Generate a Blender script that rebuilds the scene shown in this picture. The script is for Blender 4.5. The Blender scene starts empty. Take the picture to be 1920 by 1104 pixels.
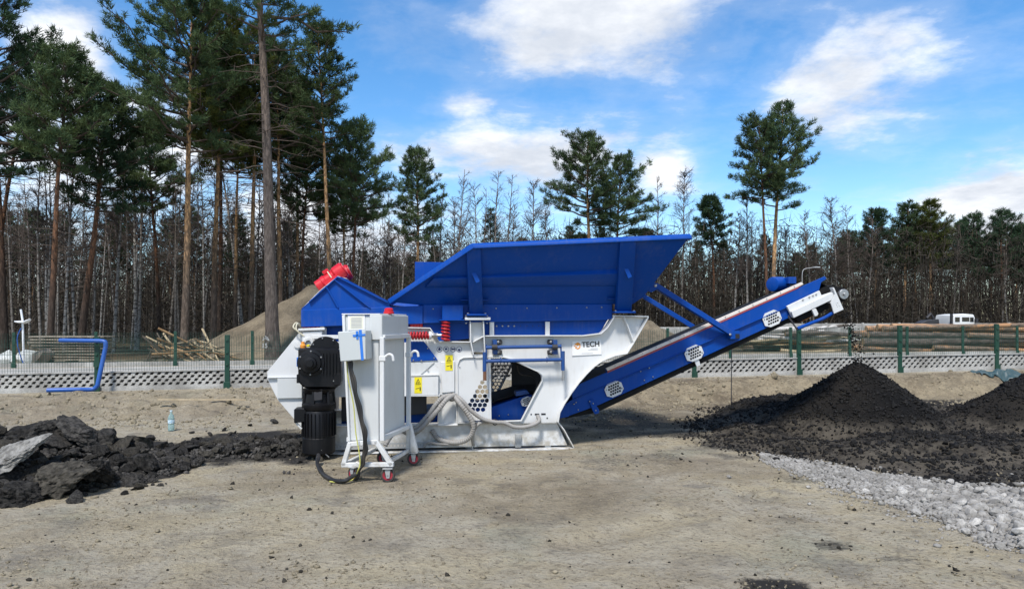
import bpy, bmesh, math, random
import numpy as np
from mathutils import Vector, Matrix, Euler
from mathutils.geometry import tessellate_polygon

S = bpy.context.scene
COL = S.collection
F = 1371.0      # focal length in photo pixels
HZ = 605.0      # horizon row in the photo
CH = 1.6        # camera height

# ------------------------------------------------------------------ camera
cam = bpy.data.cameras.new('camera')
cam.sensor_width = 36.0
cam.lens = 36.0 * F / 1920.0
cam.shift_y = (HZ - 552.0) / 1920.0
cam.clip_start = 0.1
cam.clip_end = 2000.0
camo = bpy.data.objects.new('camera', cam)
camo.location = (0, 0, CH)
camo.rotation_euler = (math.radians(90), 0, 0)
COL.objects.link(camo)
S.camera = camo

# ------------------------------------------------------------------ sun
SUN_EL = math.radians(56)
SUN_AZ = math.radians(196)      # compass style, clockwise from +Y: behind the camera, a little left
sd = Vector((math.sin(SUN_AZ) * math.cos(SUN_EL), math.cos(SUN_AZ) * math.cos(SUN_EL), math.sin(SUN_EL)))
sun = bpy.data.lights.new('sun', 'SUN')
sun.energy = 3.5
sun.angle = math.radians(9)
sun.color = (1.0, 0.95, 0.88)
suno = bpy.data.objects.new('sun', sun)
suno.rotation_euler = sd.to_track_quat('Z', 'Y').to_euler()
suno.location = (0, 0, 30)
COL.objects.link(suno)

# ------------------------------------------------------------------ exposure
S.view_settings.view_transform = 'Standard'
S.view_settings.look = 'None'
S.view_settings.exposure = 0.5
S.view_settings.gamma = 1.0
S.view_settings.use_curve_mapping = False
S.cycles.max_bounces = 6
S.cycles.transparent_max_bounces = 8
S.cycles.caustics_reflective = False
S.cycles.caustics_refractive = False

# ------------------------------------------------------------------ node helpers
class NT:
    def __init__(s, tree):
        s.t = tree
    def n(s, kind, **kw):
        nd = s.t.nodes.new(kind)
        for k, v in kw.items():
            setattr(nd, k, v)
        return nd
    def set(s, sock, v):
        if isinstance(v, bpy.types.NodeSocket):
            s.t.links.new(v, sock)
        elif v is not None:
            if isinstance(v, (tuple, list)) and hasattr(sock, 'default_value') and len(v) == 3 and sock.type == 'RGBA':
                v = (*v, 1)
            sock.default_value = v
    def m(s, op, a, b=None, c=None, clamp=False):
        nd = s.n('ShaderNodeMath', operation=op, use_clamp=clamp)
        s.set(nd.inputs[0], a)
        if b is not None: s.set(nd.inputs[1], b)
        if c is not None: s.set(nd.inputs[2], c)
        return nd.outputs[0]
    def mix(s, f, a, b, blend='MIX'):
        nd = s.n('ShaderNodeMix', data_type='RGBA', blend_type=blend)
        s.set(nd.inputs[0], f); s.set(nd.inputs[6], a); s.set(nd.inputs[7], b)
        return nd.outputs[2]
    def noise(s, vec, scale, detail=4, rough=0.55, dist=0.0):
        nd = s.n('ShaderNodeTexNoise')
        s.set(nd.inputs['Vector'], vec)
        nd.inputs['Scale'].default_value = scale
        nd.inputs['Detail'].default_value = detail
        nd.inputs['Roughness'].default_value = rough
        nd.inputs['Distortion'].default_value = dist
        return nd.outputs[0]
    def ss(s, v, lo, hi, a=0.0, b=1.0):
        nd = s.n('ShaderNodeMapRange', interpolation_type='SMOOTHSTEP')
        s.set(nd.inputs[0], v)
        nd.inputs[1].default_value = lo; nd.inputs[2].default_value = hi
        nd.inputs[3].default_value = a; nd.inputs[4].default_value = b
        return nd.outputs[0]
    def mapping(s, vec, scale=(1, 1, 1), rot=(0, 0, 0), loc=(0, 0, 0)):
        nd = s.n('ShaderNodeMapping')
        s.set(nd.inputs[0], vec)
        nd.inputs['Scale'].default_value = scale
        nd.inputs['Rotation'].default_value = rot
        nd.inputs['Location'].default_value = loc
        return nd.outputs[0]
    def bump(s, h, strength=0.3, dist=0.02, normal=None):
        nd = s.n('ShaderNodeBump')
        nd.inputs['Strength'].default_value = strength
        nd.inputs['Distance'].default_value = dist
        s.set(nd.inputs['Height'], h)
        if normal is not None: s.set(nd.inputs['Normal'], normal)
        return nd.outputs[0]

# ------------------------------------------------------------------ world: blue sky with broken cloud
world = bpy.data.worlds.new('World')
S.world = world
world.use_nodes = True
w = NT(world.node_tree)
world.node_tree.nodes.clear()
sky = w.n('ShaderNodeTexSky', sky_type='NISHITA')
sky.sun_disc = False
sky.sun_elevation = SUN_EL
sky.sun_rotation = SUN_AZ
sky.altitude = 200
sky.air_density = 1.0
sky.dust_density = 0.35
sky.ozone_density = 2.2
tc = w.n('ShaderNodeTexCoord').outputs['Generated']
sep = w.n('ShaderNodeSeparateXYZ'); w.set(sep.inputs[0], tc)
az = w.m('ARCTAN2', sep.outputs[0], sep.outputs[1])
el = w.m('ARCSINE', sep.outputs[2])
# clouds on a plane overhead (so they flatten towards the horizon)
zz = w.m('MAXIMUM', w.m('ADD', sep.outputs[2], 0.16), 0.06)
cx = w.m('DIVIDE', sep.outputs[0], zz); cy = w.m('DIVIDE', sep.outputs[1], zz)
cmb = w.n('ShaderNodeCombineXYZ'); w.set(cmb.inputs[0], cx); w.set(cmb.inputs[1], cy); cmb.inputs[2].default_value = 3.7
cv = cmb.outputs[0]
n1 = w.noise(cv, 1.9, 10, 0.60, 0.1)
n2 = w.noise(w.mapping(cv, loc=(11, 4, 0)), 5.5, 9, 0.62, 0.2)
big = w.noise(w.mapping(cv, loc=(5, 9, 2)), 0.55, 2, 0.5)
def dirs(px, py):
    x = (px - 960) / F; z = (HZ - py) / F
    return math.atan2(x, 1), math.asin(z / math.sqrt(x * x + z * z + 1))
blobs = None
# cloud banks: photo column, row, half width, half height, weight
for (px, py, rx, ry, wt) in [(1130, 30, 320, 130, 1.0), (1250, 105, 190, 70, .75), (1600, 125, 215, 130, .93), (1570, 215, 180, 62, .6),
                             (960, 285, 270, 90, 1.0), (880, 205, 80, 45, .7), (1245, 325, 80, 80, 1.0), (1860, 385, 190, 75, 1.25),
                             (120, 110, 120, 110, 1.15), (250, 280, 260, 130, .9), (620, 440, 330, 120, 1.0), (1610, 25, 60, 60, .6),
                             (1275, 190, 60, 50, .45), (60, 330, 250, 250, .8)]:
    a0, e0 = dirs(px, py)
    ra = rx / F * math.cos(a0) ** 2; re = ry / F
    dx = w.m('DIVIDE', w.m('SUBTRACT', az, a0), ra)
    dy = w.m('DIVIDE', w.m('SUBTRACT', el, e0), re)
    r2 = w.m('ADD', w.m('MULTIPLY', dx, dx), w.m('MULTIPLY', dy, dy))
    g = w.m('MULTIPLY', w.m('EXPONENT', w.m('MULTIPLY', r2, -1.1)), wt)
    blobs = g if blobs is None else w.m('MAXIMUM', blobs, g)
# elsewhere in the sky the same broken cloud goes on
infr = w.ss(w.m('ABSOLUTE', az), 0.66, 0.95)
infr = w.m('MAXIMUM', infr, w.ss(el, 0.44, 0.62))
blobs = w.m('MAXIMUM', blobs, w.m('MULTIPLY', infr, w.ss(big, 0.42, 0.62)))
dens = w.m('ADD', w.m('MULTIPLY', n1, 0.62), w.m('MULTIPLY', n2, 0.38))
dens = w.m('ADD', w.m('MULTIPLY', w.m('SUBTRACT', dens, 0.5), 2.7), w.m('MULTIPLY', blobs, 0.95))
cover = w.ss(dens, 0.24, 0.95)
thin = w.ss(dens, 0.02, 0.5, 0, 0.16)
cover = w.m('MAXIMUM', cover, thin)
shade = w.ss(w.noise(w.mapping(cv, loc=(0.06, 0.12, 0)), 2.4, 7, 0.6), 0.32, 0.68)
ccol = w.mix(shade, (4.9, 5.3, 6.0), (8.2, 8.35, 8.6))
hs = w.n('ShaderNodeHueSaturation')
hs.inputs['Saturation'].default_value = 1.3
hs.inputs['Value'].default_value = 1.45
w.set(hs.inputs['Color'], sky.outputs[0])
final = w.mix(cover, hs.outputs[0], ccol)
bg = w.n('ShaderNodeBackground')
w.set(bg.inputs[0], final)
bg.inputs[1].default_value = 0.10
wo = w.n('ShaderNodeOutputWorld')
world.node_tree.links.new(bg.outputs[0], wo.inputs[0])

# ------------------------------------------------------------------ materials
MATS = {}
def mat(name):
    m = bpy.data.materials.new(name)
    m.use_nodes = True
    t = m.node_tree
    t.nodes.clear()
    h = NT(t)
    b = h.n('ShaderNodeBsdfPrincipled')
    o = h.n('ShaderNodeOutputMaterial')
    t.links.new(b.outputs[0], o.inputs[0])
    MATS[name] = m
    return m, h, b
def obj_co(h): return h.n('ShaderNodeTexCoord').outputs['Object']
def geo_pos(h): return h.n('ShaderNodeNewGeometry').outputs['Position']

def paint(name, col, rough=0.4, dirt=(0.25, 0.21, 0.15), amt=0.25, metal=0.0, coat=0.0, spec=0.5, low=0.0):
    m, h, b = mat(name)
    p = geo_pos(h)
    n = h.noise(p, 3.0, 8, 0.65)
    st = h.noise(h.mapping(p, scale=(14, 14, 1.6)), 2.0, 6, 0.6)
    f = h.m('MULTIPLY', h.ss(h.m('ADD', h.m('MULTIPLY', n, .6), h.m('MULTIPLY', st, .4)), 0.47, 0.72), amt)
    if low:
        sp = h.n('ShaderNodeSeparateXYZ'); h.set(sp.inputs[0], p)
        splash = h.m('MULTIPLY', h.ss(sp.outputs[2], 0.0, 0.5, 1, 0), h.ss(h.noise(p, 9, 7, .65), .38, .62))
        f = h.m('MAXIMUM', f, h.m('MULTIPLY', splash, low))
    fine = h.noise(p, 1.1, 3, 0.5)
    c = h.mix(h.ss(fine, 0.3, 0.7, 0, 0.35), col, tuple(x * 0.82 for x in col))
    h.set(b.inputs['Base Color'], h.mix(f, c, dirt))
    h.set(b.inputs['Roughness'], h.m('ADD', h.m('MULTIPLY', n, 0.25), rough - 0.1))
    b.inputs['Metallic'].default_value = metal
    b.inputs['Specular IOR Level'].default_value = spec
    b.inputs['Coat Weight'].default_value = coat
    b.inputs['Coat Roughness'].default_value = 0.25
    h.set(b.inputs['Normal'], h.bump(h.noise(p, 60, 3, 0.6), 0.05, 0.004))
    return m
paint('blue', (0.0008, 0.056, 0.315), 0.46, (0.13, 0.15, 0.19), 0.20, spec=0.2)
paint('blue_tube', (0.006, 0.055, 0.22), 0.45, (0.12, 0.12, 0.13), 0.25)
paint('white', (0.65, 0.66, 0.66), 0.42, (0.34, 0.31, 0.25), 0.28, low=0.85)
paint('grey_white', (0.57, 0.59, 0.59), 0.45, (0.34, 0.32, 0.28), 0.26, low=0.4)
paint('box_grey', (0.50, 0.53, 0.53), 0.5, (0.35, 0.34, 0.3), 0.15)
paint('black', (0.003, 0.0032, 0.0045), 0.45, (0.03, 0.028, 0.025), 0.3, spec=0.3)
paint('belt', (0.006, 0.006, 0.0065), 0.75, (0.03, 0.028, 0.025), 0.4, spec=0.25)
paint('red', (0.52, 0.008, 0.018), 0.38, (0.2, 0.1, 0.08), 0.15)
paint('red_strip', (0.34, 0.06, 0.06), 0.6, (0.4, 0.3, 0.28), 0.4)
paint('spring_red', (0.42, 0.012, 0.02), 0.45, (0.15, 0.08, 0.07), 0.3)
paint('steel', (0.42, 0.42, 0.42), 0.42, (0.2, 0.16, 0.12), 0.35, metal=0.8)
paint('galv', (0.42, 0.43, 0.43), 0.55, (0.25, 0.22, 0.18), 0.3, metal=0.4)
paint('rust', (0.16, 0.07, 0.035), 0.75, (0.08, 0.04, 0.025), 0.5)
paint('skirt', (0.72, 0.66, 0.6), 0.6, (0.4, 0.3, 0.25), 0.3)
paint('tape_blue', (0.02, 0.17, 0.62), 0.55, (0.1, 0.1, 0.1), 0.1)
paint('yellow', (0.80, 0.68, 0.015), 0.45, (0.4, 0.35, 0.1), 0.08)
paint('orange', (0.75, 0.28, 0.03), 0.5, (0.3, 0.2, 0.1), 0.1)
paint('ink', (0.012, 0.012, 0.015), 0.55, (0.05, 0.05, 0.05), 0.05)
paint('ink_blue', (0.02, 0.03, 0.10), 0.55, (0.05, 0.05, 0.05), 0.05)
paint('ink_grey', (0.35, 0.36, 0.38), 0.55, (0.3, 0.3, 0.3), 0.05)
paint('paper', (0.68, 0.67, 0.55), 0.6, (0.4, 0.38, 0.3), 0.1)
paint('sign_white', (0.78, 0.78, 0.77), 0.4, (0.5, 0.48, 0.44), 0.06)
paint('hose', (0.29, 0.28, 0.265), 0.6, (0.2, 0.17, 0.13), 0.5)
paint('cable', (0.012, 0.012, 0.012), 0.5, (0.12, 0.1, 0.08), 0.5)
paint('wire_yellow', (0.50, 0.50, 0.12), 0.5, (0.2, 0.2, 0.1), 0.3)
paint('cream_cable', (0.6, 0.56, 0.42), 0.5, (0.3, 0.28, 0.2), 0.3)
paint('wheel_red', (0.30, 0.015, 0.03), 0.5, (0.2, 0.12, 0.1), 0.25)
paint('rubber', (0.035, 0.033, 0.032), 0.8, (0.16, 0.14, 0.11), 0.6)
paint('fence_green', (0.004, 0.043, 0.025), 0.45, (0.08, 0.1, 0.07), 0.25)
paint('wire_green', (0.016, 0.06, 0.042), 0.5, (0.06, 0.07, 0.06), 0.3)
paint('pipe_blue', (0.015, 0.09, 0.36), 0.4, (0.1, 0.12, 0.14), 0.2)
paint('lamp_white', (0.75, 0.77, 0.8), 0.35, (0.5, 0.5, 0.48), 0.12)
paint('cab_white', (0.72, 0.73, 0.72), 0.35, (0.3, 0.28, 0.25), 0.2)
paint('tarp', (0.03, 0.065, 0.07), 0.35, (0.2, 0.22, 0.22), 0.35)
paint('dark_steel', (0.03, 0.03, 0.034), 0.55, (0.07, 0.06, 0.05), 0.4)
m, h, b = mat('cab_glass'); b.inputs['Base Color'].default_value = (.012, .016, .02, 1); b.inputs['Roughness'].default_value = .08
m, h, b = mat('bottle'); b.inputs['Base Color'].default_value = (.55, .82, .86, 1); b.inputs['Roughness'].default_value = .12
b.inputs['Transmission Weight'].default_value = .75; b.inputs['IOR'].default_value = 1.2
m, h, b = mat('bottle_band'); h.set(b.inputs['Base Color'], h.mix(h.ss(h.noise(geo_pos(h), 90, 2), .45, .55), (.2, .4, .55), (.7, .8, .82)))

def stonemat(name, c1, c2, sc=4.0, rough=0.9, bs=0.5, bd=0.02, rnd=0.25, fine=40, pos=False):
    m, h, b = mat(name)
    p = geo_pos(h) if pos else obj_co(h)
    oi = h.n('ShaderNodeObjectInfo').outputs['Random']
    n = h.noise(p, sc, 8, 0.62)
    n2 = h.noise(p, fine, 4, 0.6)
    c = h.mix(h.ss(n, 0.32, 0.68), c1, c2)
    c = h.mix(h.ss(n2, 0.4, 0.75, 0, 0.5), c, tuple(x * 0.5 for x in c1))
    if rnd:
        br = h.m('ADD', h.m('MULTIPLY', oi, rnd * 2), 1 - rnd)
        cc = h.n('ShaderNodeCombineXYZ')
        for i in range(3): h.set(cc.inputs[i], br)
        c = h.mix(1.0, c, cc.outputs[0], 'MULTIPLY')
    h.set(b.inputs['Base Color'], c)
    b.inputs['Roughness'].default_value = rough
    b.inputs['Specular IOR Level'].default_value = 0.15
    hh = h.m('ADD', h.m('MULTIPLY', n, 0.6), h.m('MULTIPLY', n2, 0.5))
    h.set(b.inputs['Normal'], h.bump(hh, bs, bd))
    return m
stonemat('asphalt', (0.011, 0.0108, 0.0105), (0.075, 0.070, 0.063), 5, 0.9, 0.9, 0.03, 0.5, 55)
stonemat('asphalt_brown', (0.026, 0.024, 0.020), (0.085, 0.077, 0.063), 5, 0.92, 0.9, 0.03, 0.4, 55)
stonemat('asphalt_pale', (0.13, 0.125, 0.115), (0.40, 0.39, 0.36), 4, 0.9, 0.9, 0.03, 0.1, 50)
stonemat('gravel', (0.21, 0.20, 0.182), (0.42, 0.405, 0.375), 6, 0.9, 0.5, 0.01, 0.25, 60, True)
stonemat('granule', (0.003, 0.003, 0.0032), (0.026, 0.025, 0.024), 22, 0.8, 0.5, 0.01, 0.0, 60, True)
stonemat('millings', (0.004, 0.004, 0.0042), (0.020, 0.0175, 0.0145), 0.9, 0.9, 1.0, 0.03, 0.0, 55, True)
_m = MATS['millings']; _h = NT(_m.node_tree); _b = [n for n in _m.node_tree.nodes if n.type == 'BSDF_PRINCIPLED'][0]
_src = _b.inputs['Base Color'].links[0].from_socket
_p = geo_pos(_h); _d = _h.n('ShaderNodeAttribute', attribute_name='dust').outputs['Fac']
_f = _h.m('MULTIPLY', _d, _h.ss(_h.m('ADD', _h.m('MULTIPLY', _h.noise(_p, 1.6, 6, .65, .6), .6), _h.m('MULTIPLY', _h.noise(_p, 14, 5, .7), .4)), .40, .62))
_h.set(_b.inputs['Base Color'], _h.mix(_f, _src, (0.085, 0.074, 0.058)))   # sand trodden into the spread-out millings
stonemat('clod', (0.17, 0.145, 0.10), (0.30, 0.26, 0.185), 3, 0.95, 0.5, 0.01, 0.0, 40, True)
stonemat('concrete', (0.26, 0.253, 0.235), (0.45, 0.445, 0.42), 1.6, 0.9, 0.3, 0.006, 0.08, 35, True)
stonemat('hole_backing', (0.045, 0.043, 0.040), (0.08, 0.075, 0.068), 3, 0.9, 0.3, 0.01, 0.0, 35, True)
stonemat('road', (0.32, 0.31, 0.285), (0.42, 0.41, 0.385), 0.7, 0.92, 0.3, 0.01, 0.0, 18, True)
stonemat('sand', (0.11, 0.09, 0.064), (0.215, 0.178, 0.125), 1.1, 0.95, 0.8, 0.06, 0.0, 14, True)
stonemat('sack', (0.42, 0.44, 0.42), (0.6, 0.62, 0.6), 3, 0.6, 0.6, 0.04, 0.1, 20, True)
stonemat('boulder', (0.15, 0.13, 0.11), (0.26, 0.23, 0.2), 3, 0.9, 0.6, 0.04, 0.1, 20, True)
stonemat('plank', (0.17, 0.15, 0.12), (0.30, 0.27, 0.22), 4, 0.9, 0.4, 0.01, 0.3, 30, True)
stonemat('twig', (0.055, 0.045, 0.036), (0.12, 0.10, 0.08), 2, 0.95, 0.3, 0.01, 0.2, 20, True)
stonemat('brushwood', (0.20, 0.12, 0.06), (0.36, 0.24, 0.13), 3, 0.95, 0.3, 0.01, 0.35, 20, True)
stonemat('stick', (0.36, 0.29, 0.19), (0.48, 0.40, 0.28), 4, 0.9, 0.3, 0.01, 0.1, 40, True)
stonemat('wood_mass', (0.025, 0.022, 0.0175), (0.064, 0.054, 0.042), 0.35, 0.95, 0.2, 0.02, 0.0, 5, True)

def barkmat(name, low, high, blend, band=0.0, rnd=0.2):
    m, h, b = mat(name)
    tcn = h.n('ShaderNodeTexCoord')
    p = tcn.outputs['Object']
    sp = h.n('ShaderNodeSeparateXYZ'); h.set(sp.inputs[0], tcn.outputs['Generated'])
    st = h.noise(h.mapping(p, scale=(9, 9, 2.2)), 1.6, 7, 0.65, 0.4)
    wob = h.m('ADD', sp.outputs[2], h.m('MULTIPLY', h.m('SUBTRACT', h.noise(p, 1.3, 4), .5), .25))
    c = h.mix(h.ss(wob, blend[0], blend[1]), low, high)
    c = h.mix(h.ss(st, 0.42, 0.62, 0.75, 0.0), c, tuple(x * 0.35 for x in low))
    oi = h.n('ShaderNodeObjectInfo').outputs['Random']
    br = h.m('ADD', h.m('MULTIPLY', oi, rnd * 2), 1 - rnd)
    cc = h.n('ShaderNodeCombineXYZ')
    for i in range(3): h.set(cc.inputs[i], br)
    c = h.mix(1.0, c, cc.outputs[0], 'MULTIPLY')
    h.set(b.inputs['Base Color'], c)
    b.inputs['Roughness'].default_value = 0.95
    b.inputs['Specular IOR Level'].default_value = 0.2
    h.set(b.inputs['Normal'], h.bump(st, 0.9, 0.05))
    return m
barkmat('pine_bark', (0.14, 0.108, 0.085), (0.56, 0.33, 0.155), (0.16, 0.42))
barkmat('pine_bark_dark', (0.07, 0.052, 0.042), (0.20, 0.10, 0.055), (0.16, 0.42))
barkmat('pine_bark_grey', (0.13, 0.108, 0.095), (0.19, 0.145, 0.115), (0.3, 0.6))
m, h, b = mat('birch_bark')
p = obj_co(h)
bn = h.noise(h.mapping(p, scale=(3, 3, 9)), 1.3, 5, 0.65)
sp = h.n('ShaderNodeSeparateXYZ'); h.set(sp.inputs[0], h.n('ShaderNodeTexCoord').outputs['Generated'])
c = h.mix(h.ss(bn, 0.49, 0.58), (0.36, 0.345, 0.32), (0.035, 0.03, 0.026))
c = h.mix(h.ss(sp.outputs[2], 0.45, 0.85), c, (0.17, 0.125, 0.10))
oi = h.n('ShaderNodeObjectInfo').outputs['Random']
c = h.mix(h.m('MULTIPLY', oi, 0.75), c, (0.085, 0.072, 0.06))
h.set(b.inputs['Base Color'], c); b.inputs['Roughness'].default_value = 0.85
stonemat('birch_twig', (0.075, 0.058, 0.050), (0.125, 0.10, 0.087), 1.0, 0.95, 0.1, 0.01, 0.25, 6)
stonemat('dead_twig', (0.07, 0.055, 0.045), (0.12, 0.095, 0.08), 1.0, 0.95, 0.1, 0.01, 0.2, 6)

def leafmat(name, c1, c2, rnd=0.25):
    m = bpy.data.materials.new(name); m.use_nodes = True
    MATS[name] = m
    t = m.node_tree; t.nodes.clear(); h = NT(t)
    p = geo_pos(h)
    n = h.noise(p, 0.9, 4, 0.6); n2 = h.noise(p, 6.0, 3, 0.6)
    c = h.mix(h.ss(h.m('ADD', h.m('MULTIPLY', n, .55), h.m('MULTIPLY', n2, .45)), 0.36, 0.64), c1, c2)
    oi = h.n('ShaderNodeObjectInfo').outputs['Random']
    br = h.m('ADD', h.m('MULTIPLY', oi, rnd * 2), 1 - rnd)
    cc = h.n('ShaderNodeCombineXYZ')
    for i in range(3): h.set(cc.inputs[i], br)
    c = h.mix(1.0, c, cc.outputs[0], 'MULTIPLY')
    d = h.n('ShaderNodeBsdfDiffuse'); h.set(d.inputs[0], c)
    tr = h.n('ShaderNodeBsdfTranslucent'); h.set(tr.inputs[0], h.mix(0.5, c, (0.10, 0.12, 0.015)))
    mx = h.n('ShaderNodeMixShader'); mx.inputs[0].default_value = 0.18
    t.links.new(d.outputs[0], mx.inputs[1]); t.links.new(tr.outputs[0], mx.inputs[2])
    o = h.n('ShaderNodeOutputMaterial'); t.links.new(mx.outputs[0], o.inputs[0])
leafmat('needles', (0.036, 0.070, 0.040), (0.110, 0.150, 0.066))
leafmat('needles_olive', (0.048, 0.068, 0.020), (0.115, 0.125, 0.038))
leafmat('needles_dark', (0.020, 0.046, 0.030), (0.058, 0.092, 0.050))

# log bark
def logmat(name, c1, c2, c3):
    m, h, b = mat(name)
    p = obj_co(h)
    n = h.noise(h.mapping(p, scale=(2.5, 7, 7)), 1.6, 6, 0.7)
    n2 = h.noise(h.mapping(p, scale=(0.9, 1.8, 1.8)), 1.3, 5, 0.65)
    c = h.mix(h.ss(n, 0.35, 0.65), c1, c2)
    c = h.mix(h.ss(n2, 0.52, 0.62), c, c3)
    h.set(b.inputs['Base Color'], c); b.inputs['Roughness'].default_value = 0.92
    h.set(b.inputs['Normal'], h.bump(n, 0.7, 0.03))
logmat('log_bark', (0.065, 0.048, 0.036), (0.21, 0.155, 0.11), (0.34, 0.185, 0.09))
logmat('log_orange', (0.28, 0.145, 0.07), (0.44, 0.27, 0.15), (0.16, 0.12, 0.09))
logmat('log_grey', (0.045, 0.038, 0.032), (0.14, 0.115, 0.095), (0.05, 0.042, 0.034))
logmat('log_birch', (0.42, 0.40, 0.37), (0.58, 0.56, 0.53), (0.10, 0.085, 0.07))
logmat('log_pale', (0.32, 0.25, 0.15), (0.44, 0.36, 0.23), (0.2, 0.15, 0.09))
m, h, b = mat('log_end')
h.set(b.inputs['Base Color'], h.mix(h.ss(h.noise(obj_co(h), 7, 4), .35, .65), (0.42, 0.29, 0.16), (0.24, 0.16, 0.09)))
b.inputs['Roughness'].default_value = .9

# ground
m, h, b = mat('ground')
p = geo_pos(h)
at1 = h.n('ShaderNodeAttribute', attribute_name='dirt').outputs['Fac']
at2 = h.n('ShaderNodeAttribute', attribute_name='forest').outputs['Fac']
at3 = h.n('ShaderNodeAttribute', attribute_name='pale').outputs['Fac']
at4 = h.n('ShaderNodeAttribute', attribute_name='clay').outputs['Fac']
m9 = h.noise(p, 9.0, 6, 0.7, 0.4)
big = h.noise(p, 0.45, 6, 0.6, 0.6)
mid = h.noise(p, 2.3, 7, 0.65, 0.3)
fin = h.noise(p, 26, 6, 0.7)
vf = h.noise(p, 110, 4, 0.7)
strk = h.noise(h.mapping(p, scale=(0.8, 1.7, 1), rot=(0, 0, 0.5)), 2.2, 7, 0.68, 0.5)
c = h.mix(h.ss(big, 0.34, 0.66), (0.335, 0.288, 0.212), (0.46, 0.395, 0.268))
c = h.mix(h.ss(mid, 0.40, 0.62, 0, .7), c, (0.43, 0.39, 0.31))
c = h.mix(h.ss(strk, 0.50, 0.70, 0, .4), c, (0.20, 0.168, 0.112))
c = h.mix(h.ss(h.noise(h.mapping(p, loc=(7, 3, 0)), 0.8, 5, 0.6), 0.53, 0.7, 0, .5), c, (0.29, 0.305, 0.235))
c = h.mix(h.ss(h.noise(h.mapping(p, loc=(17, 13, 0)), 1.5, 6, 0.65), 0.52, 0.66, 0, .7), c, (0.20, 0.182, 0.152))
c = h.mix(h.ss(m9, 0.52, 0.70, 0, .5), c, (0.17, 0.142, 0.098))
c = h.mix(h.ss(m9, 0.44, 0.30, 0, .45), c, (0.42, 0.375, 0.285))
clay = h.mix(h.ss(h.m('ADD', h.m('MULTIPLY', mid, .5), h.m('MULTIPLY', m9, .5)), .42, .58), (0.115, 0.09, 0.062), (0.275, 0.225, 0.15))
c = h.mix(at4, c, clay)
c = h.mix(h.m('MULTIPLY', at3, 0.8), c, (0.44, 0.375, 0.25))
c = h.mix(h.ss(fin, 0.50, 0.68, 0, .8), c, (0.145, 0.12, 0.085))
c = h.mix(h.ss(vf, 0.58, 0.74, 0, .6), c, (0.52, 0.485, 0.41))
dn = h.m('ADD', at1, h.m('MULTIPLY', h.m('SUBTRACT', h.m('ADD', h.m('MULTIPLY', mid, .5), h.m('MULTIPLY', fin, .5)), .5), 1.5))
c = h.mix(h.m('MULTIPLY', h.ss(dn, 0.25, 0.85), h.ss(at1, 0.0, 0.12)), c, (0.034, 0.032, 0.030))
fc = h.mix(h.ss(h.noise(p, 0.8, 6, .65), .35, .65), (0.055, 0.042, 0.026), (0.12, 0.092, 0.055))
c = h.mix(at2, c, fc)
h.set(b.inputs['Base Color'], c)
b.inputs['Roughness'].default_value = 0.95
b.inputs['Specular IOR Level'].default_value = 0.15
hh = h.m('ADD', h.m('ADD', h.m('ADD', h.m('MULTIPLY', m9, 0.9), h.m('MULTIPLY', mid, 0.8)), h.m('MULTIPLY', strk, .5)), h.m('MULTIPLY', fin, 0.55))
hh = h.m('ADD', hh, h.m('MULTIPLY', vf, 0.25))
h.set(b.inputs['Normal'], h.bump(hh, 1.0, 0.06))

# ------------------------------------------------------------------ object helpers
def tag(o, label=None, cat=None, group=None, kind=None):
    if label: o['label'] = label
    if cat: o['category'] = cat
    if group: o['group'] = group
    if kind: o['kind'] = kind
    return o
def empty(name, loc=(0, 0, 0), rz=0.0):
    o = bpy.data.objects.new(name, None)
    o.empty_display_size = 0.2
    o.location = loc; o.rotation_euler = (0, 0, rz)
    COL.objects.link(o)
    return o
def link(name, me, parent=None, mats=(), loc=None, rot=None, scale=None):
    o = bpy.data.objects.new(name, me)
    if mats and len(me.materials) == 0:
        for mm in ([mats] if isinstance(mats, str) else mats): me.materials.append(MATS[mm])
    COL.objects.link(o)
    if parent is not None: o.parent = parent
    if loc is not None: o.location = loc
    if rot is not None: o.rotation_euler = rot
    if scale is not None: o.scale = scale
    return o
def mesh_np(name, V, tris=None, quads=None, smooth=False):
    me = bpy.data.meshes.new(name)
    V = np.asarray(V, dtype=np.float32)
    nt = 0 if tris is None else len(tris); nq = 0 if quads is None else len(quads)
    loops = []
    if nq: loops.append(np.asarray(quads, dtype=np.int32).ravel())
    if nt: loops.append(np.asarray(tris, dtype=np.int32).ravel())
    L = np.concatenate(loops)
    me.vertices.add(len(V)); me.vertices.foreach_set('co', V.ravel())
    me.loops.add(len(L)); me.loops.foreach_set('vertex_index', L)
    me.polygons.add(nt + nq)
    st = np.concatenate([np.arange(nq) * 4, nq * 4 + np.arange(nt) * 3]).astype(np.int32)
    me.polygons.foreach_set('loop_start', st)
    me.polygons.foreach_set('loop_total', np.concatenate([np.full(nq, 4), np.full(nt, 3)]).astype(np.int32))
    if smooth: me.polygons.foreach_set('use_smooth', np.ones(nt + nq, dtype=bool))
    me.update(calc_edges=True); me.validate()
    return me

def frame_of(d):
    d = Vector(d).normalized()
    u = Vector((0, 0, 1)) if abs(d.z) < 0.9 else Vector((1, 0, 0))
    a = d.cross(u).normalized(); b_ = a.cross(d).normalized()
    return a, b_

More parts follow.
